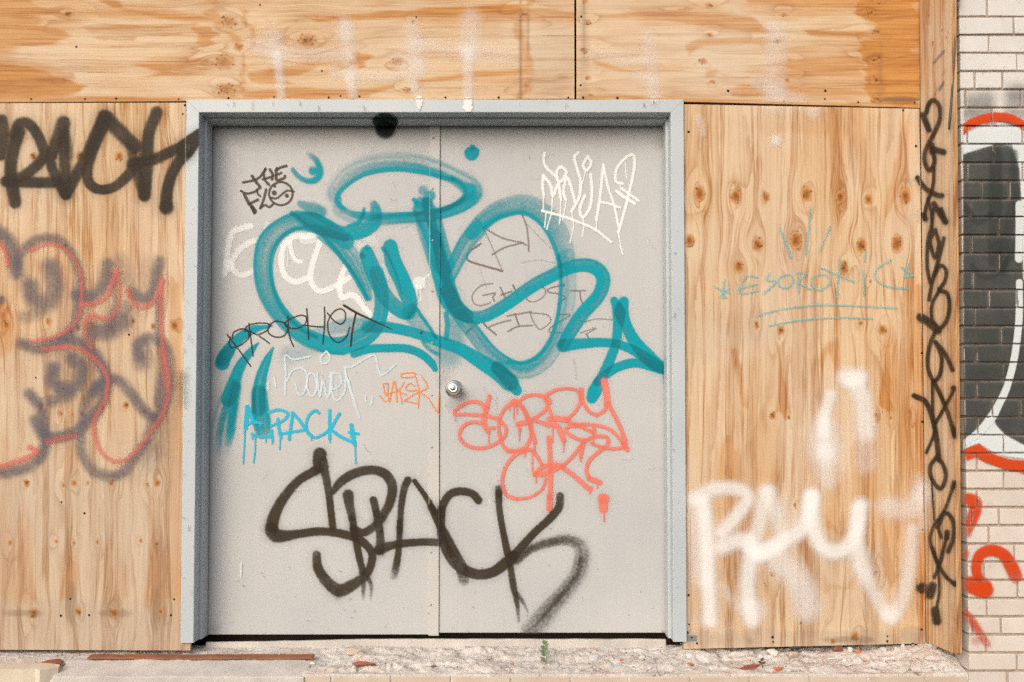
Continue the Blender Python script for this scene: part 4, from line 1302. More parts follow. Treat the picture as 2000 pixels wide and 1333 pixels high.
tag('big teal spray tag of looping letters under a halo', G_TEAL, [
    # halo
    stroke(X1, '480,610,110,.45 450,520,150,.34 560,350,160,.30 760,250,170,.38 1000,215,170,.44 1250,235,170,.5 1450,290,170,.62 1640,370,150,.6 1780,460,190,.62 1830,540,170,.9 1740,640,130,1 1580,715,105,1 1350,765,110,.9 1100,785,110,.85 900,800,110,.7 700,790,130,.5 520,720,120,.4 480,640,100,.4', 150, .5, .25, .2, .8, streak=.35),
    stroke(X1, '640,745,60,.4 800,765,90,.6 1000,778,100,.75 1250,770,100,.8 1450,745,110,.8 1600,705,110,.7 1750,640,110,.7 1840,560,110,.5', 100, .8, .2, .25, streak=.4),
    stroke(X1, '560,690 500,640 490,580 560,480 720,370 900,320 1100,305 1300,330 1500,375 1620,410', 42, .75, .5),
    stroke(X1, '1620,390 1700,440 1745,510 1730,570 1650,640 1500,710', 40, .8, .5),
    # top ribbon of the left letter
    stroke(X1, '100,740,70,.8 250,800,150,.9 400,880,150,1 560,930,130,1 720,910,140,.9 850,830,130,.85 870,720,110,.75 850,650,80,.55', 120, .9, .2, .12, .3, streak=.2),
    stroke(X1, '130,640,60,.45 250,690,120,.55 330,720,110,.55', 80, .5, .5), stroke(X1, '755,690,24,.9 740,760,40,1 690,830,40,1 600,860,30,.9', 30, 1, .3),
    stroke(X1, '50,735 200,860 380,940 580,990', 44, .9, .3),
    # left loop
    stroke(X3, '770,360,120,.75 560,210,110,.85 430,200,130,.6 300,240,140,.55 180,340,150,.55 130,480,130,.6 135,640,130,.6 190,800,130,.7 270,920,120,.8 390,1040,120,.9 540,1120,120,1 700,1160,130,1 850,1120,150,1 960,1050,130,1 1020,960,110,1 1040,840,105,.95 1030,700,110,.9 1000,600,110,.9', 130, .85, .10, .28, -.15, streak=.4),
    stroke(X3, '360,140 210,225 105,340 72,480 72,620 105,770 185,915 300,1040 420,1135 580,1200 750,1220', 24, .5, .5),
    stroke(X3, '600,310 450,262 340,280 250,360 200,480 195,620 230,780 310,920 420,1030 540,1095', 30, .8, .4),
    stroke(X3, '600,300,120,.6 720,380,150,.7 830,520,130,.8 910,680,80,.95 945,790,50,.9', 120, .8, .2, .4, .4, streak=.3), stroke(X3, '590,310 700,440 810,590 890,730 930,800', 34, .9, .35),
    # small u
    stroke(X2, '235,230,110,1 270,330,130,1 330,480,125,1 400,600,125,.95 500,690,115,.9 570,720,100,1 600,680,90,1', 120, 1, .14, .15, .3, streak=.15),
    stroke(X2, '425,170,110,.95 450,300,135,1 520,450,135,1 570,580,130,1 590,660,100,1 560,720,90,1', 125, 1, .14, .12, -.4, streak=.15),
    stroke(X2, '200,250,50 190,230,24', 30, .9, .3), stroke(X2, '240,185', 50, .6, .3), stroke(X2, '370,190,40,.9 420,270,20,.8 480,420,24,.8 520,560,20,.7', 30, .9, .3),
    # tall stroke and S
    stroke(X1, '1240,600,36,.9 1320,660,90,.8 1400,560,100,.6', 60, .8, .4), stroke(X1, '1330,510', 90, .4, .5),
    stroke(X1, '1300,600,60,.6 1340,700,220,.6 1380,780,240,.85 1430,900,210,.7 1490,1100,200,.75 1530,1240,210,.85', 200, .8, .14, .4, .1, streak=.35),
    stroke(X1, '1370,620 1400,760 1450,950 1510,1200', 90, 1, .3),
    stroke(X2, '700,0,130,.5 760,200,120,.6 830,400,130,.9 890,580,150,1 960,680,140,1 1050,740,110,1', 130, .9, .16, .1, -.3, streak=.2),
    stroke(X2, '800,100 850,300 900,480 950,620', 100, 1, .25),
    stroke(TD, '150,300,130,1 210,420,130,1 300,500,110,1 400,510,100,1 500,480,100,1 650,390,100,1 850,250,105,1 1000,170,105,1 1150,100,110,1 1280,75,110,1 1390,110,115,1 1440,200,115,1 1400,330,110,1 1260,490,110,1 1150,660,110,1 1110,740,100,1', 105, 1, .14, .16, .25, streak=.12),
    stroke(TD, '1105,745,110,.8 1200,735,90,.9 1400,720,75,.95 1560,735,70,1 1700,790,80,1 1850,890,100,1 1950,945,70,1', 80, 1, .16, .1, streak=.1),
    stroke(TD, '1530,370,60,1 1570,470,110,1 1560,600,80,.95 1540,740,75,.95 1480,900,85,.95 1430,1000,80,.95 1370,1120,110,1 1345,1180,90,1', 100, 1, .15, .1),
    stroke(TD, '1610,380,80,1 1590,470,120,1 1630,580,90,1 1700,710,100,1 1800,830,120,1 1900,920,110,1 1960,960,50,1', 100, 1, .15, .1),
    stroke(TD, '1390,1050,70,.9 1480,970,75,.95 1600,910,75,1 1720,890,75,1 1850,920,80,1 1950,960,50,1', 75, 1, .16, .1), stroke(TD, '1955,960,40,1 1955,1060,26,.9 1953,1130,14,.5', 30, 1, .3),
    # right loop
    stroke(X2, '900,420,110,.95 960,300,120,.9 1040,150,130,.85 1130,40,140,.75', 120, .9, .16, .45, -.2, streak=.25),
    stroke(TB, '340,960,110,.8 440,850,130,.7 580,760,150,.6 760,715,160,.48 900,760,160,.46 1030,880,160,.44 1110,1050,150,.42 1140,1200,130,.44', 130, .6, .14, .12, .55, streak=.3),
    stroke(TD, '1140,0,130,.44 1150,200,130,.46 1140,380,130,.5 1100,560,130,.55 1040,730,140,.6 940,870,150,.7 800,950,140,.85 660,920,130,.9 500,810,130,.9 360,640,130,.9 250,500,120,.9', 130, .65, .12, .25, .45, streak=.3),
    stroke(TB, '450,920 580,830 750,790 860,830 960,930 1040,1090 1080,1240', 34, .75, .45), stroke(TD, '1065,0 1085,150 1080,350 1050,550 990,720 890,840 760,890 640,880', 30, .7, .45),
    # swooshes
    stroke(X3, '480,1080,60,.12 640,1030,90,.3 800,1000,110,.38 960,1000,100,.5', 90, .4, .35, .2), stroke(X2, '240,830,100,.8 400,830,85,.95 560,860,85,1 700,900,85,1 840,950,90,1 1000,1010,95,1 1130,1090,110,1 1290,1190,130,1 1400,1280,140,1', 90, 1, .16, .15, .3, streak=.15),
    stroke(TD, '560,930,110,1 660,1040,120,1 720,1120,80,1', 110, 1, .16),
    stroke(X2, '130,1050,60,.7 240,1010,66,.9 400,1000,66,1 560,1005,66,1 680,1050,66,1 760,1120,62,1 790,1170,46,1', 66, 1, .18),
    stroke(X2, '620,760,120,.5 700,840,110,.45 760,950,100,.3 800,1020,60,.3', 100, .4, .3, .4), stroke(X2, '640,680 720,800 800,920', 26, .8, .4), stroke(X2, '690,950 740,1010 810,1050', 30, .55, .6), stroke(X2, '880,720 890,820 880,920', 40, .7, .4),
    stroke(X2, '940,780,80,.35 950,900,140,.35 900,1060,200,.3', 100, .35, .6), stroke(X3, '330,1230,120,.18 520,1180,100,.12', 90, .12, .8),
    # tail at the left
    stroke(TC, '148,910,120,1 170,850,115,1 240,750,90,1 330,670,80,1 430,620,60,1 570,595,12,.9', 100, 1, .1), stroke(TC, '150,890 200,820', 100, .7, .2),
    stroke(TC, '455,740,10,1 390,810,60,1 300,940,90,1 240,1100,110,.95 200,1220,120,.85', 80, 1, .2, .15, streak=.5), stroke(TE, '245,60,110,.8 190,250,170,.7 150,420,190,.5 130,580,170,.12', 120, .7, .4, .2, -.6, streak=.7),
    stroke(TE, '270,60,60,1 235,250,70,.95 220,420,70,.8 200,540,60,.2', 60, .9, .5),
    stroke(TC, '580,780,12,1 530,880,60,1 480,1020,90,1 455,1180,110,1 455,1300,120,1', 80, 1, .18, .1, streak=.4), stroke(TE, '460,120,125,1 470,260,140,1 480,360,150,.9 490,430,130,.7', 120, .9, .22, .2, streak=.4), stroke(TE, '480,410,70,.2', 60, .2, .5),
    # dots
    stroke(PX, '914,299,14 921,300,26 928,296,16', 20, 1, .25), stroke(PX, '923,288,10,.9', 12, 1, .4),
    stroke(X1, '60,310,40,.6 120,380,44,.6 210,420,50,.8 290,400,60,.95 325,330,60,.9 290,220,50,.7 210,150,50,.15', 50, .8, .6), stroke(X1, '255,320', 70, .9, .7)], 1.4, mist=0.05)
tag('thin black marker word across the teal loop', G_INK, [stroke(TC, s, 11, .9, .2) for s in (
    '190,670 290,800 390,940', '235,700 245,650 320,620 365,640 370,700 300,760 230,780 205,745 220,690', '375,575 390,700 410,850', '345,640 355,600 450,572 545,582 530,630 450,668 380,640 340,640',
    '460,680 510,715 550,745', '545,590 600,555 680,575 705,620 670,680 600,690 545,660 535,620 560,590', '705,515 715,660 735,730 755,770', '690,600 680,570 730,535 810,505 860,520 850,580 780,618 700,610',
    '865,450 875,580 882,710', '1015,435 1018,560 1003,745', '850,590 930,600 1015,605', '1040,485 1090,545 1150,580 1190,545 1190,480 1150,450 1090,480 1045,560 1050,650 1090,715 1140,735 1200,690 1230,610')]
    + [stroke(TC, '1180,420,20 1300,490,18 1450,560,12 1590,625,5', 16, .95, .2), stroke(TC, '1282,490 1255,620 1240,765', 15, .95, .2), stroke(TC, '1830,660 1850,645', 10, .8)], 1.0)
tag('brown marker word and round yin-yang face', G_BROWN, [stroke(TA, s, w, .9, .18) for s, w in (
    ('325,550 400,535 460,510 515,440', 20), ('400,495 430,540 470,590', 24), ('515,432 500,470 510,530 545,570', 20), ('490,525 540,510 580,495', 18), ('552,440 575,480 570,525', 22),
    ('610,430 605,480 610,530 670,515 680,495', 22), ('600,450 640,425 692,410', 22), ('600,490 650,470', 18), ('305,622 360,645 430,625 460,600', 18), ('440,610 450,650 470,668', 16), ('335,655 370,720 400,760 420,810', 26),
    ('370,735 450,698', 22), ('520,610 500,690 470,770', 20), ('470,768 510,742 545,760 580,735', 18), ('560,680 610,685 660,645 700,620 755,628', 15))]
    + [stroke(TA, ' '.join(f'{645 + 100 * math.cos(a):.0f},{645 + 98 * math.sin(a):.0f}' for a in np.linspace(0, 6.4, 22)), 17, .9, .18), stroke(TA, '588,638', 40, 1, .12), stroke(TA, '695,662', 32, 1, .12), stroke(TA, '592,580', 24, 1, .2),
       stroke(TA, '400,760 425,795', 34, 1, .2)], 1.0)
tag('white dripping marker word high on the right leaf', G_WHITE, [stroke(TB, s, w, .92, .15) for s, w in (
    ('950,295 945,370 980,430 1050,495 1070,560 1088,685', 24), ('940,480 935,570 945,640', 24), ('945,490 1000,560 1020,650 1060,560 1115,500 1130,445 1085,412 1050,460 1060,520', 27), ('1125,680 1108,610 1140,500 1190,640 1200,700', 25),
    ('1232,292 1200,330 1222,430 1250,530 1240,660 1175,780', 25), ('1310,322 1272,395 1300,440 1340,380 1310,322', 24), ('1293,440 1265,550', 11), ('1335,475 1345,600 1330,740 1270,830 1245,760 1285,650', 26),
    ('1382,850 1410,680 1440,395', 25), ('1440,395 1480,580 1530,730 1565,900', 21), ('1410,700 1500,720 1580,750', 20), ('1600,550 1545,530 1550,430 1620,340 1690,312 1695,430 1660,600 1620,760 1565,955', 24),
    ('1550,612 1620,665 1700,715', 26), ('1592,590 1660,640 1732,692', 22), ('930,775 1100,820 1300,895 1400,950 1505,1035', 22),
    ('946,640 938,775', 11), ('1018,650 1008,800 985,870 970,930', 11), ('965,790 952,912', 11), ('1086,690 1082,820 1075,880', 11), ('1132,680 1115,790 1103,848', 11), ('1175,780 1192,900 1163,1045', 11),
    ('1270,840 1277,900 1265,990', 11), ('1385,850 1380,940', 11), ('1565,955 1580,1050 1602,1142', 12), ('1620,370 1632,505', 10), ('1580,560 1582,610', 9), ('1695,360 1706,435', 9))], 1.0)
tag('pale blue chalky word in quotes on the left leaf', G_PALE, [stroke(TC, s, 16, .9, .3) for s in (
    '680,1185 688,1000 682,850 760,880 895,855', '700,1060 740,980 820,952 868,1010 860,1110 825,1180 790,1160 768,1095', '900,990 868,1040 872,1130 910,1192 950,1130 935,1020 900,990', '955,1000 965,1120 978,1195 1005,1060 1030,1180 1058,1180 1068,1000',
    '1070,1000 1140,1005 1160,1080 1085,1130 1080,1000 1070,1120 1105,1222 1150,1210 1192,1130 1190,950', '1190,950 1255,938 1370,870 1445,848 1470,960 1500,1012 1550,985 1625,920', '1030,812 982,870 1000,915 1050,900 1060,850 1035,815',
    '590,1040 602,1112', '538,1080 546,1132', '1365,1190 1366,1240', '1424,1200 1414,1260', '1190,960 1225,1110 1270,1240')] + [stroke(TE, '1215,10 1250,130 1310,330', 22, .78, .3), stroke(TE, '1000,-40 990,100', 18, .5, .3), stroke(TE, '1115,60 1130,140', 20, .5, .3)], 1.0)
tag('small orange marker name with a halo beside the centre strip', G_ORANGE, [stroke(TE, s, 9, .9, .25, curve=c) for s, c in (
    ('1510,40 1532,140 1552,135 1555,38 1510,42', False), ('1550,130 1562,180 1530,190 1485,145', True), ('1602,20 1568,200', False), ('1555,125 1640,105 1600,25', False), ('1618,25 1632,200', False),
    ('1692,30 1645,110 1710,135', False), ('1650,90 1675,212', False), ('1780,62 1745,38 1702,80 1740,102 1820,95', True), ('1790,-15 1820,100 1812,250', False),
    ('1835,-30 1888,55 1880,85 1820,110', True), ('1820,110 1690,185 1812,215', False), ('1820,108 1900,165 1980,295', False), ('1982,296 1988,140', False), ('1662,-20 1680,-45 1770,-52 1790,-35 1760,-15 1680,-12 1662,-22', True))], 1.0)
tag('cyan dripping word below the teal tails', G_CYAN, [stroke(TE, s, w, .95, .1) for s, w in (
    ('345,420 355,300 358,240', 36), ('358,235 385,300 410,360', 32), ('345,400 400,370 480,380', 28), ('540,285 620,265 695,285 700,320 650,365 560,400', 24), ('618,345 630,430 645,500', 28), ('400,470 480,495 570,485', 26),
    ('565,440 575,530', 24), ('715,515 730,400 745,290', 26), ('745,290 800,350 850,425 900,480', 26), ('640,470 750,450 860,435', 24), ('968,290 935,270 885,310 858,390 875,460 930,500 990,480 1065,430', 24),
    ('1060,268 1058,400 1060,515', 26), ('1142,298 1110,350 1068,430', 26), ('1068,430 1150,490 1270,545', 28), ('1243,395 1258,480 1272,560', 34), ('1225,455 1300,468', 26), ('340,420 335,560 325,722', 13), ('428,480 425,620 412,715', 13),
    ('640,500 635,600', 12), ('1276,560 1278,650 1283,722', 14), ('405,470 404,512', 10), ('520,495 517,540', 10), ('570,500 571,555', 11), ('900,490 905,525', 10), ('1062,510 1063,542', 10), ('1240,470 1235,498', 8))], 1.0)
tag('salmon dripping spray letters ending in a question mark', G_SALMON, [stroke(TF, s, w, .97, .22) for s, w in (
    ('492,145 470,240', 32), ('470,240 450,320 455,390 480,435', 40), ('460,270 430,210 350,190 260,225 200,290 330,298 480,310 580,350 632,420 600,500 500,560 400,578 300,550 245,480 270,400 350,360 440,372', 29), ('500,410 530,410', 26),
    ('740,200 650,220 590,300 570,400 590,520 640,590 720,600 800,560 838,470 825,380 780,260 715,200', 29), ('700,200', 70), ('715,205 800,145 900,137 960,165 972,240 900,305 830,350', 28), ('830,350 780,365 730,378', 44), ('735,385 745,430', 24),
    ('765,230 810,320 850,450 870,530', 32), ('830,345 900,355 985,390', 32), ('960,140 1050,92 1150,82 1230,105 1252,180 1200,280 1130,340', 27), ('1255,95 1255,160', 44), ('965,170 985,190', 50), ('980,230 1020,330', 24), ('990,340 1060,330 1140,345', 46),
    ('1010,370 1060,400 1110,510', 44), ('1130,345 1200,380 1280,410 1350,445', 30), ('1360,400 1365,450', 30), ('1260,180 1320,270 1390,298 1450,260 1470,200', 30), ('1445,20 1465,120 1475,210', 52), ('1480,210 1550,340 1610,480 1625,560', 34), ('1600,530 1640,590', 36),
    ('1200,380 1350,382 1480,415 1560,480 1610,545', 27), ('1250,388 1150,398 1125,430 1175,475 1275,520', 30), ('1620,570 1530,582 1430,570 1340,538', 28), ('800,590 700,640 630,730 600,850 630,960 720,1000', 30), ('720,1000 830,985 930,920 962,830', 24),
    ('640,600 740,605 830,590 885,640 930,720', 30), ('985,488 1000,700 1000,900 995,1000', 38), ('995,980 990,1085', 50), ('870,790 940,730 1050,715 1095,730', 36), ('880,795 960,785 1050,745', 46), ('1095,730 1180,650 1250,560 1285,515', 30),
    ('1275,530 1260,600 1250,650', 34), ('1285,515 1380,480 1465,488 1475,545 1400,610 1325,680 1300,760 1325,830', 32), ('1325,830 1410,862', 44), ('1095,735 1200,810 1300,900 1335,915', 38), ('1440,1000', 92), ('1440,1010 1440,1085', 66), ('1445,1080 1445,1185', 10),
    ('490,430 488,535', 10), ('745,430 740,520', 11), ('697,230 697,335', 9), ('722,240 722,300', 8), ('868,520 868,600', 14), ('850,600 850,775', 9), ('1018,400 1017,530', 11), ('1115,500 1108,605', 11), ('1252,640 1255,690', 10), ('1328,910 1328,958', 10),
    ('1390,880 1390,910', 9), ('880,800 880,865', 9), ('990,1085 995,1120', 9), ('210,300 210,350', 8), ('1386,300 1386,320', 8), ('788,610 788,652', 8), ('662,230 662,268', 8), ('1355,460 1355,550', 8))], 1.2, mist=.10)
BK = [stroke(TE, '975,640,112 970,700,112 965,760,85', 110, 1, .15), stroke(TE, '965,760,85 900,800,75 800,860,72 690,980,78 620,1090,90 575,1210,100 565,1290,110', 80, 1, .2),
    stroke(TG, '565,320,110,1 600,375,115,1 700,375,90,1 800,360,70,1 1000,340,70,1 1200,370,70,1 1340,430,70,1 1420,540,66,1 1380,690,66,1 1260,790,90,1 1140,840,110,.95 1030,760,90,.9 960,650,80,1 948,540,70,.9', 80, 1, .2),
    stroke(TG, '1010,770,60,.3 1130,880,70,.4', 60, .4, .7), stroke(TE, '1000,700,80,.95 1030,850,66,.85 1055,1000,60,1 1070,1130,60,1 1085,1260,58,1', 62, 1, .15),
    stroke(TE, '1085,960,50,1 1160,870,76,1 1280,800,80,.95 1420,775,76,.95 1530,810,82,1 1590,910,82,1 1570,1050,76,1 1500,1190,70,1', 76, 1, .18), stroke(TG, '1500,230 1420,310 1340,350 1260,320', 66, 1, .18),
    stroke(TE, '1215,985,92 1225,1060,80 1250,1180,66', 70, 1, .15), stroke(TG, '1250,220,62,1 1280,400,60,1 1310,560,58,1 1340,700,58,1 1345,850,30,.5 1340,920,20,.1', 60, 1, .2), stroke(TG, '1380,730,40,.9 1410,800,34,.6 1408,920,20,.1', 30, .6, .4),
    stroke(TE, '1430,1030,64 1455,1130,62 1480,1280,66', 62, 1, .15), stroke(TG, '1460,180,62 1485,350,66 1490,490,78', 66, 1, .12), stroke(TG, '1480,495,90 1600,455,66 1800,432,62 1990,432,64', 66, 1, .14), stroke(TG, '1468,520,10 1468,545,6', 10), stroke(TG, '1505,520,10 1508,540,6', 10),
    stroke(TE, '1722,862,64 1690,940,60 1665,1100,52 1655,1300,50', 60, 1, .15), stroke(TG, '1655,250,50,1 1645,480,52,1 1625,620,60,.9 1605,720,66,.25', 55, 1, .25), stroke(TE, '1780,870,40 1860,980,44 1960,1140,52', 45, 1, .12),
    stroke(TH, '0,120,50 60,240,62 130,380,80 200,520,90 260,640,100,1 280,740,90,.3', 60, 1, .18), stroke(TF, '400,1010,66 350,955,64 250,935,66 160,965,66 105,1050,66 90,1130,66', 66, 1, .16),
    stroke(TH, '95,150,66 90,280,66 110,420,80 180,560,90 280,650,90 400,690,84 520,670,84 620,600,90 690,530,80', 80, 1, .16), stroke(TF, '565,910,52,.7 570,960,58,1', 55, 1, .3), stroke(TH, '568,10,58 575,150,54 605,330,52 640,500,60 665,600,50', 55, 1, .14),
    stroke(TH, '665,610,50,.9 690,780,56,.85 720,920,40,.8 735,1080,20,.3', 50, .8, .3), stroke(TH, '720,860,50,.7 770,920,30,.5 815,1010,14,.2', 30, .5, .4), stroke(TH, '1080,40,64,.8 1070,130,68,1 1000,220,66,1 880,330,62,1 760,460,66,1 670,570,80,1', 65, 1, .16),
    stroke(TH, '720,570,70,.8 830,480,70,.75 1000,420,76,.7 1140,400,90,.6 1240,440,110,.42 1270,540,130,.42 1230,690,130,.5 1120,840,130,.48 990,990,150,.45 850,1165,170,.42', 80, .6, .4, .05, .35, streak=.25), stroke(TH, '1255,560,40,.5 1220,700,50,.7 1120,830,40,.6 1000,970,30,.5 870,1120,26,.4', 40, .5, .6)]
tag('large black sprayed word low across both leaves', G_BLACK, BK, 1.5, mist=0.12)
tag('dark green-black spray dot over the door head', G_DGREEN, [stroke(PX, '738,236,20 752,240,40 765,238,24', 30, 1, .25), stroke(PX, '752,252', 36, 1, .3)], 1.2)
# --- plywood beside the door
tag('black sprayed letters running onto the door frame', G_BLACKP, [
    stroke(L1, '10,690 20,780 0,900', 60, .85, .35), stroke(L1, '110,760 75,860 60,980 70,1080 85,1170', 72, .9, .3), stroke(L1, '80,780 110,715 170,720 230,810 250,900 190,975 110,1030 40,1050', 62, .88, .35), stroke(L1, '30,1050 200,1055 330,1055', 62, .88, .35),
    stroke(L1, '365,710,80,.85 320,830,70,.9 290,930,60,.9 330,1040,60,.9 375,1120,66,.9', 66, .9, .35), stroke(L1, '360,760 370,900 380,1120', 66, .85, .35), stroke(L1, '380,1120 440,1010 500,900 550,780 605,680', 66, .92, .32), stroke(L1, '370,720 400,900', 50, .5, .5),
    stroke(L1, '605,680,90 550,820,66 505,960,62 510,1050,62 570,1095,56 660,1080,56 750,1000,62 790,940,70', 66, .92, .28), stroke(L1, '610,680,84,.9 700,770,84,.85 780,850,80,.9', 80, .9, .4), stroke(L1, '905,650,70,.85 860,770,66,.95 845,950,80,.85 835,1130,70,.9', 70, .9, .35),
    stroke(L1, '750,850,50,.6 790,1000,60,.7 830,1130,60,.8', 60, .8, .4), stroke(L1, '760,950 880,925 1000,870 1070,840', 62, .9, .35), stroke(L1, '1070,860,110,1 1110,820,90,1 1150,775,60,1', 80, 1, .12),
    stroke(L1, '1080,880,70,.9 1010,970,62,.95 970,1080,64,.95 958,1195,72,.95', 66, .95, .3), stroke(L1, '960,1200', 80, .9, .3), stroke(PX, '357,735,20,.25 358,790,18,.2', 20, .2, .9)], 1.6, mist=0.16)
tag('slate grey spray outlines on plywood', G_GREY, [stroke(L2, s, w * 1.05, a * .78, .8) for s, w, a in (
    ('0,95 50,150 85,300', 66, .8), ('90,260 110,190 200,125 300,130 370,200 410,300 415,420 390,560 340,630', 46, .7), ('265,270 285,380 250,455 180,440 150,370', 82, .75), ('400,420 480,425 530,370 560,260', 62, .75), ('585,320 600,450 575,540', 36, .5),
    ('685,400 740,435 795,400 828,240', 52, .7), ('110,670 200,695 320,655 420,665 500,740 550,850 530,970 450,1080 350,1145 230,1150 180,1070', 52, .8), ('275,800 272,870 330,900 400,885 420,800 375,745', 64, .8), ('260,970 360,935', 60, .6),
    ('150,930 210,1010 230,1130 225,1230 150,1310 40,1340 0,1345', 52, .75), ('480,610 560,600 640,555', 84, .7), ('600,560 660,480', 60, .35), ('725,740 715,670 790,640 860,690 880,800 870,950 810,1060', 52, .7), ('490,920 530,870 610,860 680,930 740,1010 800,1060', 52, .75),
    ('800,1060 760,1180 680,1290 640,1340 570,1360 480,1330 420,1220 430,1060 450,960 500,890', 50, .65), ('828,430 822,600 838,800 812,980', 34, .6), ('740,700 740,760', 90, .5), ('0,440', 44, .9), ('120,530 210,510', 60, .35), ('620,250 640,330', 90, .3), ('560,560 700,470 760,300', 150, .16), ('430,430 420,620 500,760', 110, .16), ('880,900 860,1100 780,1200', 120, .2), ('300,700 420,800', 150, .15), ('700,1330 820,1240', 130, .16))]
    , 2.0, mist=0.16)
tag('red spray outlines over the slate grey ones', G_RED, [stroke(L2, s, w * .88, a * .74, .7) for s, w, a in (
    ('0,150 25,190 40,260', 24, .85), ('160,185 250,150 350,190 415,290 425,420 405,540 320,620 160,660', 24, .62), ('425,465 490,462 560,415 605,290', 27, .75), ('612,300 622,440 580,540', 22, .6), ('665,390 690,450 740,482 800,450 850,340', 24, .75),
    ('840,350 838,500 845,650 875,850 862,1000 790,1120 700,1240 610,1285 530,1240 490,1130 495,1060 550,960 555,840 480,740 380,692 220,700', 26, .66), ('440,560 480,530 560,542', 30, .7), ('440,570 450,640 475,690', 24, .55), ('0,1310 100,1280 190,1235 150,1210', 30, .85),
    ('250,1180 390,1150', 34, .5), ('0,510', 24, .7), ('840,700 870,880', 44, .35))], 2.0, mist=0.12)
tag('aqua crayon word with crown strokes and underlines', G_AQUA, [stroke(R1, s, 10.5, .48, .4, curve=c) for s, c in (
    ('540,60 600,225', 0), ('702,-30 680,210', 0), ('805,60 750,190', 0), ('255,335 245,435', 0), ('205,375 280,405', 0), ('280,380 230,425', 0), ('232,395 262,430', 0), ('425,325 370,322 330,385 345,410 430,395', 1), ('325,385 425,360', 0),
    ('490,302 475,340 520,348 460,410', 1), ('575,310 540,330 540,370 580,380 612,345 600,315 575,310', 1), ('635,298 638,350 642,412', 0), ('635,300 680,310 640,352 705,388', 1), ('755,310 712,330 708,370 750,392 800,360 790,318 755,310', 1),
    ('855,228 845,350 840,445', 0), ('755,275 930,350', 0), ('990,195 985,240', 0), ('978,290 980,420', 0), ('1120,235 1050,280 1040,330 1100,372 1210,385', 1), ('1215,255 1190,325', 0), ('1178,272 1238,318', 0), ('1190,325 1240,315', 0),
    ('430,525 560,490 760,470 950,475 1150,485', 1), ('485,577 640,550 850,535 1025,540', 1))], 1.2)
tag('broad white sprayed letters on the plywood foot', G_WSPRAY, [stroke(R2, s, w * 1.02, a * .86, .7) for s, w, a in (
    ('165,250 185,450 195,760 205,960', 88, .9), ('130,300 150,700', 120, .5), ('105,230 220,175 360,170 430,225 350,350 275,430', 82, .85), ('275,520 380,480 450,520 430,750 455,960', 96, .85), ('540,190 500,390 440,520', 90, .72), ('560,190 610,330 625,480 500,560', 90, .65), ('660,230 700,370', 60, .25),
    ('500,560 640,490 760,400 815,220', 96, .88), ('815,220 830,400 880,520 980,545 1070,460 1110,270', 92, .9), ('620,600 720,700 770,800 790,890', 150, .62), ('1090,300 1095,560 1140,700 1200,810 1290,935 1360,840 1400,650 1420,420', 82, .62), ('1100,560 1140,680', 120, .4),
    ('1270,280 1400,290 1490,190', 120, .55), ('1460,120 1480,380', 90, .3), ('1290,930', 110, .6), ('270,760 330,830', 60, .3), ('400,880 500,900', 110, .4), ('130,960 300,1010', 90, .15))]
    + [stroke(R1, s, w, a * .85, .6) for s, w, a in (('890,850 950,850', 100, .9), ('930,880 975,960 990,1130', 90, .62), ('805,940 775,1040 770,1140', 60, .8), ('770,1130 780,1230', 150, .5), ('780,1230', 90, .5), ('960,950 985,1130 990,1290', 110, .36), ('770,1050 775,1250 790,1400', 70, .4), ('770,1230 800,1330', 150, .25))], 2.0, mist=0.12)
tag('faded white whitewash strokes and drips', G_WSPRAY, [stroke(U2, s, w * 1.1, a * .62, .75) for s, w, a in (
    ('250,210 270,330', 90, .42), ('270,320 285,450 293,550', 44, .62), ('660,140 660,200', 80, .5), ('670,170 695,330 700,450', 62, .35), ('690,450 708,540', 48, .65), ('1050,150 1070,330 1080,420', 70, .4), ('1000,400 1060,490 1090,570', 50, .5), ('1390,110 1380,300', 100, .45), ('1375,300 1375,560', 52, .6),
    ('130,260 400,310 680,320', 70, .4), ('600,430 750,440 960,445', 44, .4), ('1060,260 1300,300 1620,320', 80, .35), ('1000,330 1100,380', 90, .35))]
    + [stroke(U2, '1092,575,40,.8 1092,605,32,.8 1091,632,10,.8', 30, .8, .15), stroke(U2, '1375,585,44,.85 1375,620,56,.9 1376,640,30,.9', 40, .9, .12)]
    + [stroke(U3, s, w, a * .7, .8) for s, w, a in (('940,220 955,400 970,570', 70, .32), ('880,430 960,480', 60, .3), ('620,310 900,350', 60, .25), ('968,575 970,590', 26, .7))] + [stroke(PX, s, w, a, .6) for s, w, a in (('1515,60 1512,200', 40, .25), ('1480,160 1560,200', 30, .22), ('1516,275', 20, .5), ('1588,220', 24, .3), ('1365,230 1372,260', 14, .25))], 2.0)
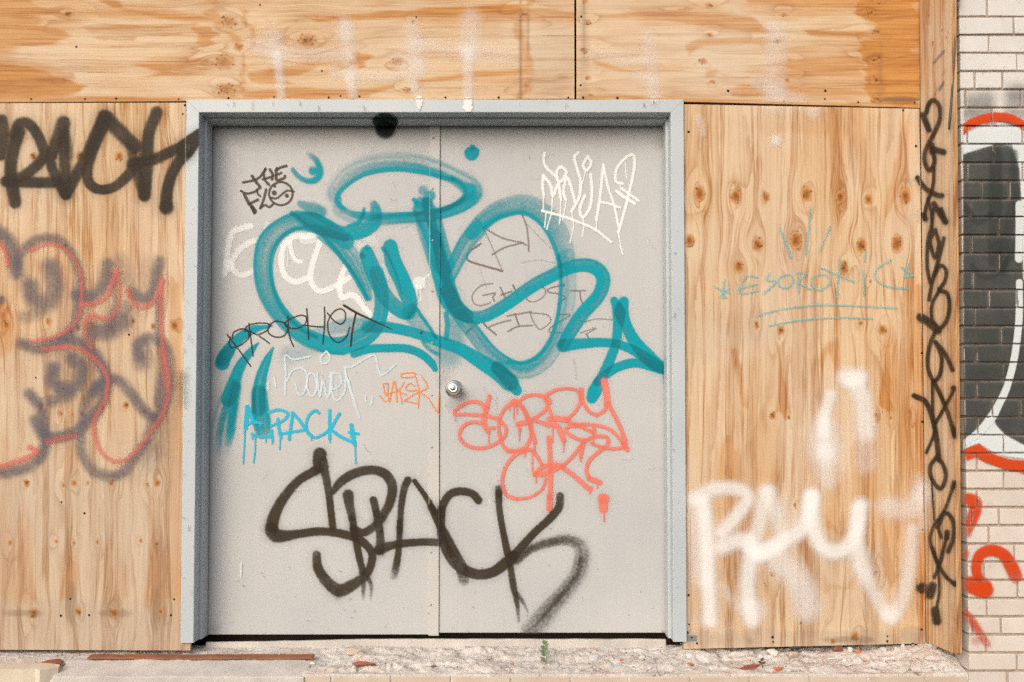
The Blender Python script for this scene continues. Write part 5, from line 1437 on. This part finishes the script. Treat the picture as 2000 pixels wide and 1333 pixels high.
tag('upright black looping script down the corner board', G_BLACKP, [stroke(V1, s, w, .9, .3) for s, w in (
    ('65,665 100,750', 34), ('85,650 100,600 130,580 162,620 160,700 120,790 80,870 75,930 100,985 132,940 120,860', 25), ('115,840 120,880', 34), ('120,862 185,880', 34), ('130,975 122,1080 85,1190 75,1270', 20), ('35,1030 80,1090 150,1130 175,1132', 30), ('130,1180 160,1230 195,1285', 32), ('95,1150 115,1240 118,1333', 18))]
    + [stroke(V2, s, w, .9, .3) for s, w in (('65,0 75,20', 30), ('115,-30 108,60 88,150 85,280 102,370', 20), ('130,80 102,140 125,230 148,160 130,82', 20), ('160,-30 185,35', 26), ('175,125 150,230 115,350 95,460', 20), ('120,330 155,275 188,300 180,360 150,400', 20), ('150,408 195,430 205,510 180,590 125,640 92,740 90,830 120,900 155,860 162,770 130,690', 22),
        ('135,600 110,560 112,480 150,410', 18), ('50,555 90,580 140,625', 46), ('130,690 180,750 222,840', 24), ('120,900 180,1030 235,1190', 24), ('232,945 180,1040 130,1130', 18), ('112,900 115,1060 122,1180 80,1290', 16), ('15,980 80,1020 125,1150 150,1330', 28), ('228,1160 235,1200', 30), ('228,940', 32))]
    + [stroke(V3, s, w, .85, .35) for s, w in (('150,30 108,90 115,160 165,220 197,150 180,80 150,45', 24), ('115,150 130,400', 10), ('245,185 240,210', 32), ('245,190 190,340 125,440 108,530 150,650', 18), ('150,440 190,360 235,400 240,500 210,580', 24), ('203,470 203,500', 30), ('203,480 165,640 130,730', 20), ('120,780 105,830', 50),
        ('120,560 150,650 200,730', 24), ('200,730 250,770', 22), ('248,765', 34), ('150,660 160,800 145,900', 16), ('135,920 145,980', 50), ('60,790', 60), ('170,500 150,440', 20))], .9, mist=0.10)
tag('short blue pencil scuffs on the corner board', paint_material('blue_scuff', lin(74, 104, 134), None, .9), [stroke(V1, '125,365 190,290', 8, .8, .4), stroke(V1, '160,520 185,475', 10, .7, .5), stroke(V1, '130,550 165,490', 5, .4, .5), stroke(V1, '175,440 195,400', 5, .4, .5)], .9)
# --- mural on the brick wall
tag('grey spray haze above the mural', G_MBLACK, [stroke(PX, '1900,200 1925,194', 34, .38, .95), stroke(PX, '1985,186 2010,190', 40, .42, .95), stroke(PX, '1888,222 1930,216', 24, .3, .95), stroke(PX, '1975,218 2010,222', 26, .3, .95)], 1.5, only={11})
tag('white band of the mural', G_MWHITE, [fill(PX, '1880,258 1915,243 1945,240 1980,246 2010,262 2060,300 2075,420 2070,560 1998,560 1995,420 1990,330 1976,284 1946,282 1880,303', .95, 2.5),
    fill(PX, '1880,866 1900,850 1938,808 1946,832 1965,852 2010,874 2060,880 2060,905 2005,897 1970,893 1940,884 1912,866 1880,880', .95, 2)], 1.4, only={11})
tag('smoky black body of the mural', G_MBLACK, [fill(PX, '1880,303 1946,282 1976,285 1990,330 1996,420 1998,545 2012,560 2060,560 2060,876 2006,872 1965,850 1946,830 1938,808 1912,838 1880,862', .86, 2.5),
    stroke(PX, '1945,300 1944,400 1942,510', 26, .6, .3), stroke(PX, '1882,400 1900,425 1915,432 1935,420', 14, .6, .3), stroke(PX, '1978,400 1965,470 1958,530', 20, .5, .4), stroke(PX, '1900,520 1920,540 1945,535 1975,500 1985,470', 12, .5, .3), stroke(PX, '1890,640 1970,650', 50, .25, .9), stroke(PX, '1980,300 1985,420', 16, .5, .4),
    stroke(PX, '1890,700 1960,740', 60, .3, .9), stroke(PX, '2020,700 2030,820', 50, .3, .9)], 1.4, only={11})
tag('thin white curved line down the mural', G_MWHITE, [stroke(PX, '1991,400 1991,455 1990,506', 15, .92, .2), stroke(PX, '1991,552,13 1991,600,14 1989,640,14 1981,700,14 1967,755,14 1950,792,15 1935,818,18 1912,845,16 1884,866,12', 14, .95, .12)], 1.2, only={11})
tag('orange arcs and squiggles of the mural', G_MORANGE, [stroke(PX, '1872,262 1895,242 1920,232 1948,228 1975,232 2000,246 2040,282', 17, .95, .18), stroke(PX, '1880,262 1910,246 1945,240', 6, .4, .8),
    fill(PX, '1880,879 1912,867 1938,886 1970,897 2005,900 2060,900 2060,935 2005,927 1960,916 1925,903 1905,893 1880,902', .96, 1.6), stroke(PX, '1890,975,24 1903,980,26 1905,995,24 1897,1018,22 1889,1043,14,.5', 24, .95, .3),
    stroke(PX, '1912,1130,17 1907,1110,20 1913,1086,21 1933,1075,22 1957,1081,22 1973,1101,26 1984,1126,26,.7', 22, .95, .22), stroke(PX, '1884,1140,28 1915,1146,40 1924,1152,32', 34, .96, .2), stroke(PX, '1882,1082', 20, .8, .4), stroke(PX, '1880,1192,16 1900,1216,16,.8 1928,1258,14,.5', 16, .8, .5),
    stroke(PX, '1906,1250,18,.3', 18, .3, .8)], 1.4, only={11})

# --- scuffs and specks on the leaves
rs = random.Random(5)
SC_ = []
for _ in range(60):
    u, v = rs.uniform(420, 1295), rs.choice([rs.uniform(260, 1230), rs.uniform(1100, 1236)])
    SC_.append(stroke(PX, f'{u:.0f},{v:.0f}', rs.uniform(1.6, 3.4), rs.uniform(.2, .6), .4))
for _ in range(26):
    u, v, l, an = rs.uniform(420, 1290), rs.uniform(300, 1225), rs.uniform(10, 46), rs.uniform(-.5, 3.2)
    SC_.append(stroke(PX, f'{u:.0f},{v:.0f} {u + l * .5 * math.cos(an) + rs.uniform(-3, 3):.0f},{v + l * .5 * math.sin(an):.0f} {u + l * math.cos(an):.0f},{v + l * math.sin(an):.0f}', rs.uniform(1.0, 2.0), rs.uniform(.12, .32), .5))
for u, v in ((405, 268), (885, 790), (870, 742), (905, 775), (420, 1228), (1290, 280)):
    SC_.append(stroke(PX, f'{u},{v}', rs.uniform(16, 34), .13, .95))
tag('grey specks and fine scratches', G_FADE, SC_, 1.0, only={0, 1})
tag('pale scratch low on the leaf', G_WHITE, [stroke(PX, '471,1100 470,1127', 2.2, .7, .4)], 1.0)

FS_ = []
for _ in range(46):
    u, v = rs.choice([(rs.uniform(356, 384), rs.uniform(205, 1250)), (rs.uniform(1314, 1337), rs.uniform(205, 1250)), (rs.uniform(370, 1330), rs.uniform(196, 216))])
    l = rs.choice([0, 0, 4, 9])
    FS_.append(stroke(PX, f'{u:.1f},{v:.1f} {u + rs.uniform(-1, 1):.1f},{v + l + .4:.1f}', rs.uniform(1.2, 3.0), rs.uniform(.25, .65), .4))
FS_.append(stroke(PX, '494,199 493,213', 1.6, .5, .4))
tag('grey nicks and specks', G_FADE, FS_, 1.0, only={2, 3, 9})
